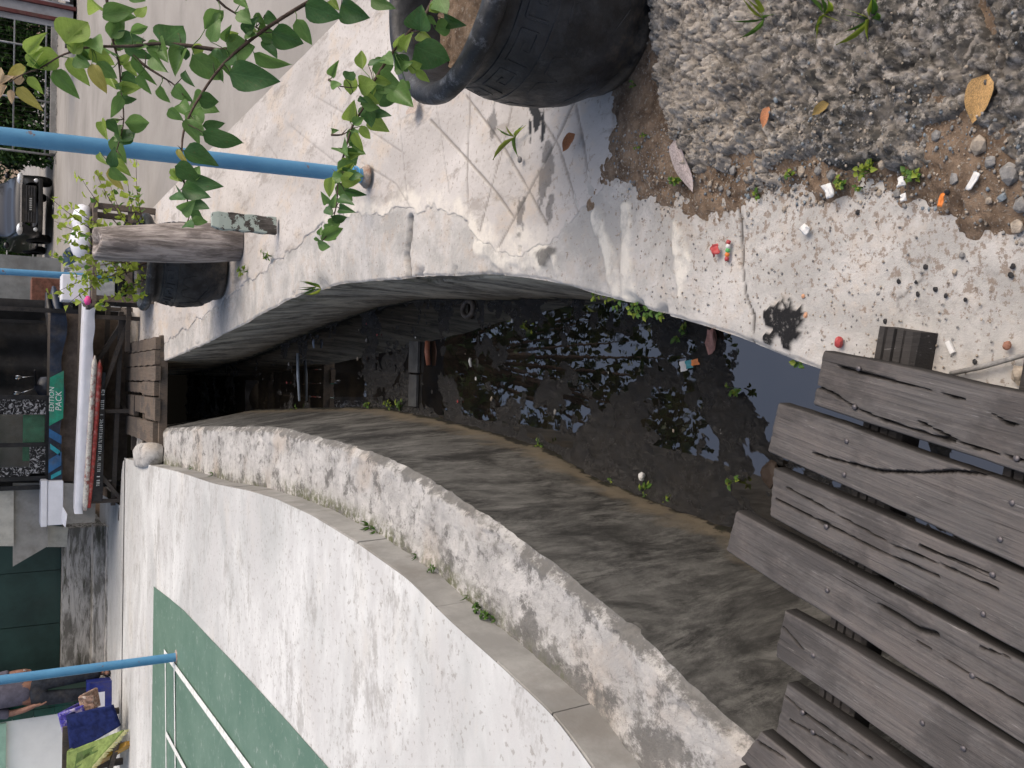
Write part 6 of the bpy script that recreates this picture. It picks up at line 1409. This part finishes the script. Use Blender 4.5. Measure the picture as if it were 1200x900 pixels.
def tree(name, base, h, rc, zc, n, label, group=None, dark=0, size=.16, trunk=.16, squash=1.0, nc=26):
    base = Vector(base); root = empty(name, base, 0, label, 'tree', group); r_ = random.Random(int(h*100 + base.x*10)); tr = MB(); top = Vector((r_.uniform(-.3, .3), r_.uniform(-.3, .3), h*.7))
    tr.tube([(0, 0, -.05), (top.x*.2, top.y*.2, h*.2), (top.x*.6, top.y*.6, h*.45), top], [trunk*1.25, trunk, trunk*.75, trunk*.3], 10); cl = []
    for i in range(nc):
        while True:
            q = Vector((r_.uniform(-1, 1), r_.uniform(-1, 1), r_.uniform(-1, 1)))
            if .25 < q.length < 1: break
        c = Vector((q.x*rc, q.y*rc, zc + q.z*rc*squash)); cl.append((c, r_.uniform(.28, .5)*rc*.8)); s = Vector((top.x*.6, top.y*.6, min(h*.45, c.z*.7))); tr.tube([s, (s + c)/2 + Vector((0, 0, .15)), c], [trunk*.3, trunk*.18, trunk*.05], 6)
    tr.obj('trunk', BARK, root, True); specs = []
    for i in range(n):
        c, r = r_.choice(cl); q = Vector((r_.gauss(0, 1), r_.gauss(0, 1), r_.gauss(0, .8))); q = q.normalized() * r * r_.random()**.45; d = Vector((r_.gauss(0, 1), r_.gauss(0, 1), r_.gauss(-.4, .7)))
        specs.append((c + q, d, (r_.gauss(0, .5), r_.gauss(0, .5), 1), size*r_.uniform(.7, 1.3), r_.uniform(.45, .7), 2 if r_.random() < .75 else 1))
    o = leaf_cloud('crown', specs, TREEL, root, 4)
tree('shade_tree', (.4, 16.2, 0), 9.6, 3.4, 7.2, 4600, 'tall leafy shade tree rising behind the stall', None, size=.24, trunk=.22, nc=40)
HG = 'bushy trees behind the fence'
for i, (x, y, h, rc, zc) in enumerate(((7.2, 30, 4.2, 1.9, 1.7), (9.8, 29.6, 4.6, 2.1, 1.8), (12.6, 30.2, 4.4, 2.2, 1.8), (5.0, 35.6, 4.5, 2.1, 1.7), (2.0, 36, 4.4, 2.2, 1.7), (-1.2, 36, 4.4, 2.2, 1.7))):
    tree('bushy_tree', (x, y, 0), h, rc, zc, 5200, 'dark leafy bush tree growing behind the wire fence', HG, size=.2, trunk=.1, squash=.9, nc=26)
def hedge(x0, x1, y, label):
    root = empty('hedge', ((x0 + x1)/2, y, 0), 0, label, 'hedge'); r_ = random.Random(9); specs = []
    for i in range(int((x1 - x0)*900)):
        x = r_.uniform(x0, x1) - (x0 + x1)/2; z = r_.random()**.9 * (1.9 + .5*math.sin(x*1.7)); specs.append(((x, r_.gauss(0, .28), z), (r_.gauss(0, 1), r_.gauss(-.3, 1), r_.gauss(-.2, .8)), (r_.gauss(0, .6), r_.gauss(-.5, .5), 1), r_.uniform(.10, .22), r_.uniform(.4, .6), 2 if r_.random() < .85 else 1))
    leaf_cloud('foliage', specs, FARL, root, 4); m = MB()
    for i in range(int((x1 - x0)/.5)): x = x0 + .25 + i*.5 - (x0 + x1)/2; m.tube([(x, 0, 0), (x + .05, .03, .8), (x - .04, 0, 1.6)], [.03, .02, .01], 6)
    m.obj('stems', BARK, root, True)['kind'] = 'stuff'
hedge(5.9, 14.6, 28.3, 'dark unclipped hedge right behind the fence beside the parked car'); hedge(-3.4, 6.2, 34.4, 'dark unclipped hedge behind the parked car')
def roadside():
    r_ = random.Random(2); m = MB()
    for i in range(260): x = r_.uniform(5.6, 13); y = 27.05 - abs(r_.gauss(0, .18)); m.ico((x, y, .02), r_.uniform(.01, .035), 1, (1, .8, .5), .2)
    tag(m.obj('roadside_debris', STONEM[0], None), 'scattered rubble and dry debris along the fence kerb', 'debris', None, 'stuff')
roadside()
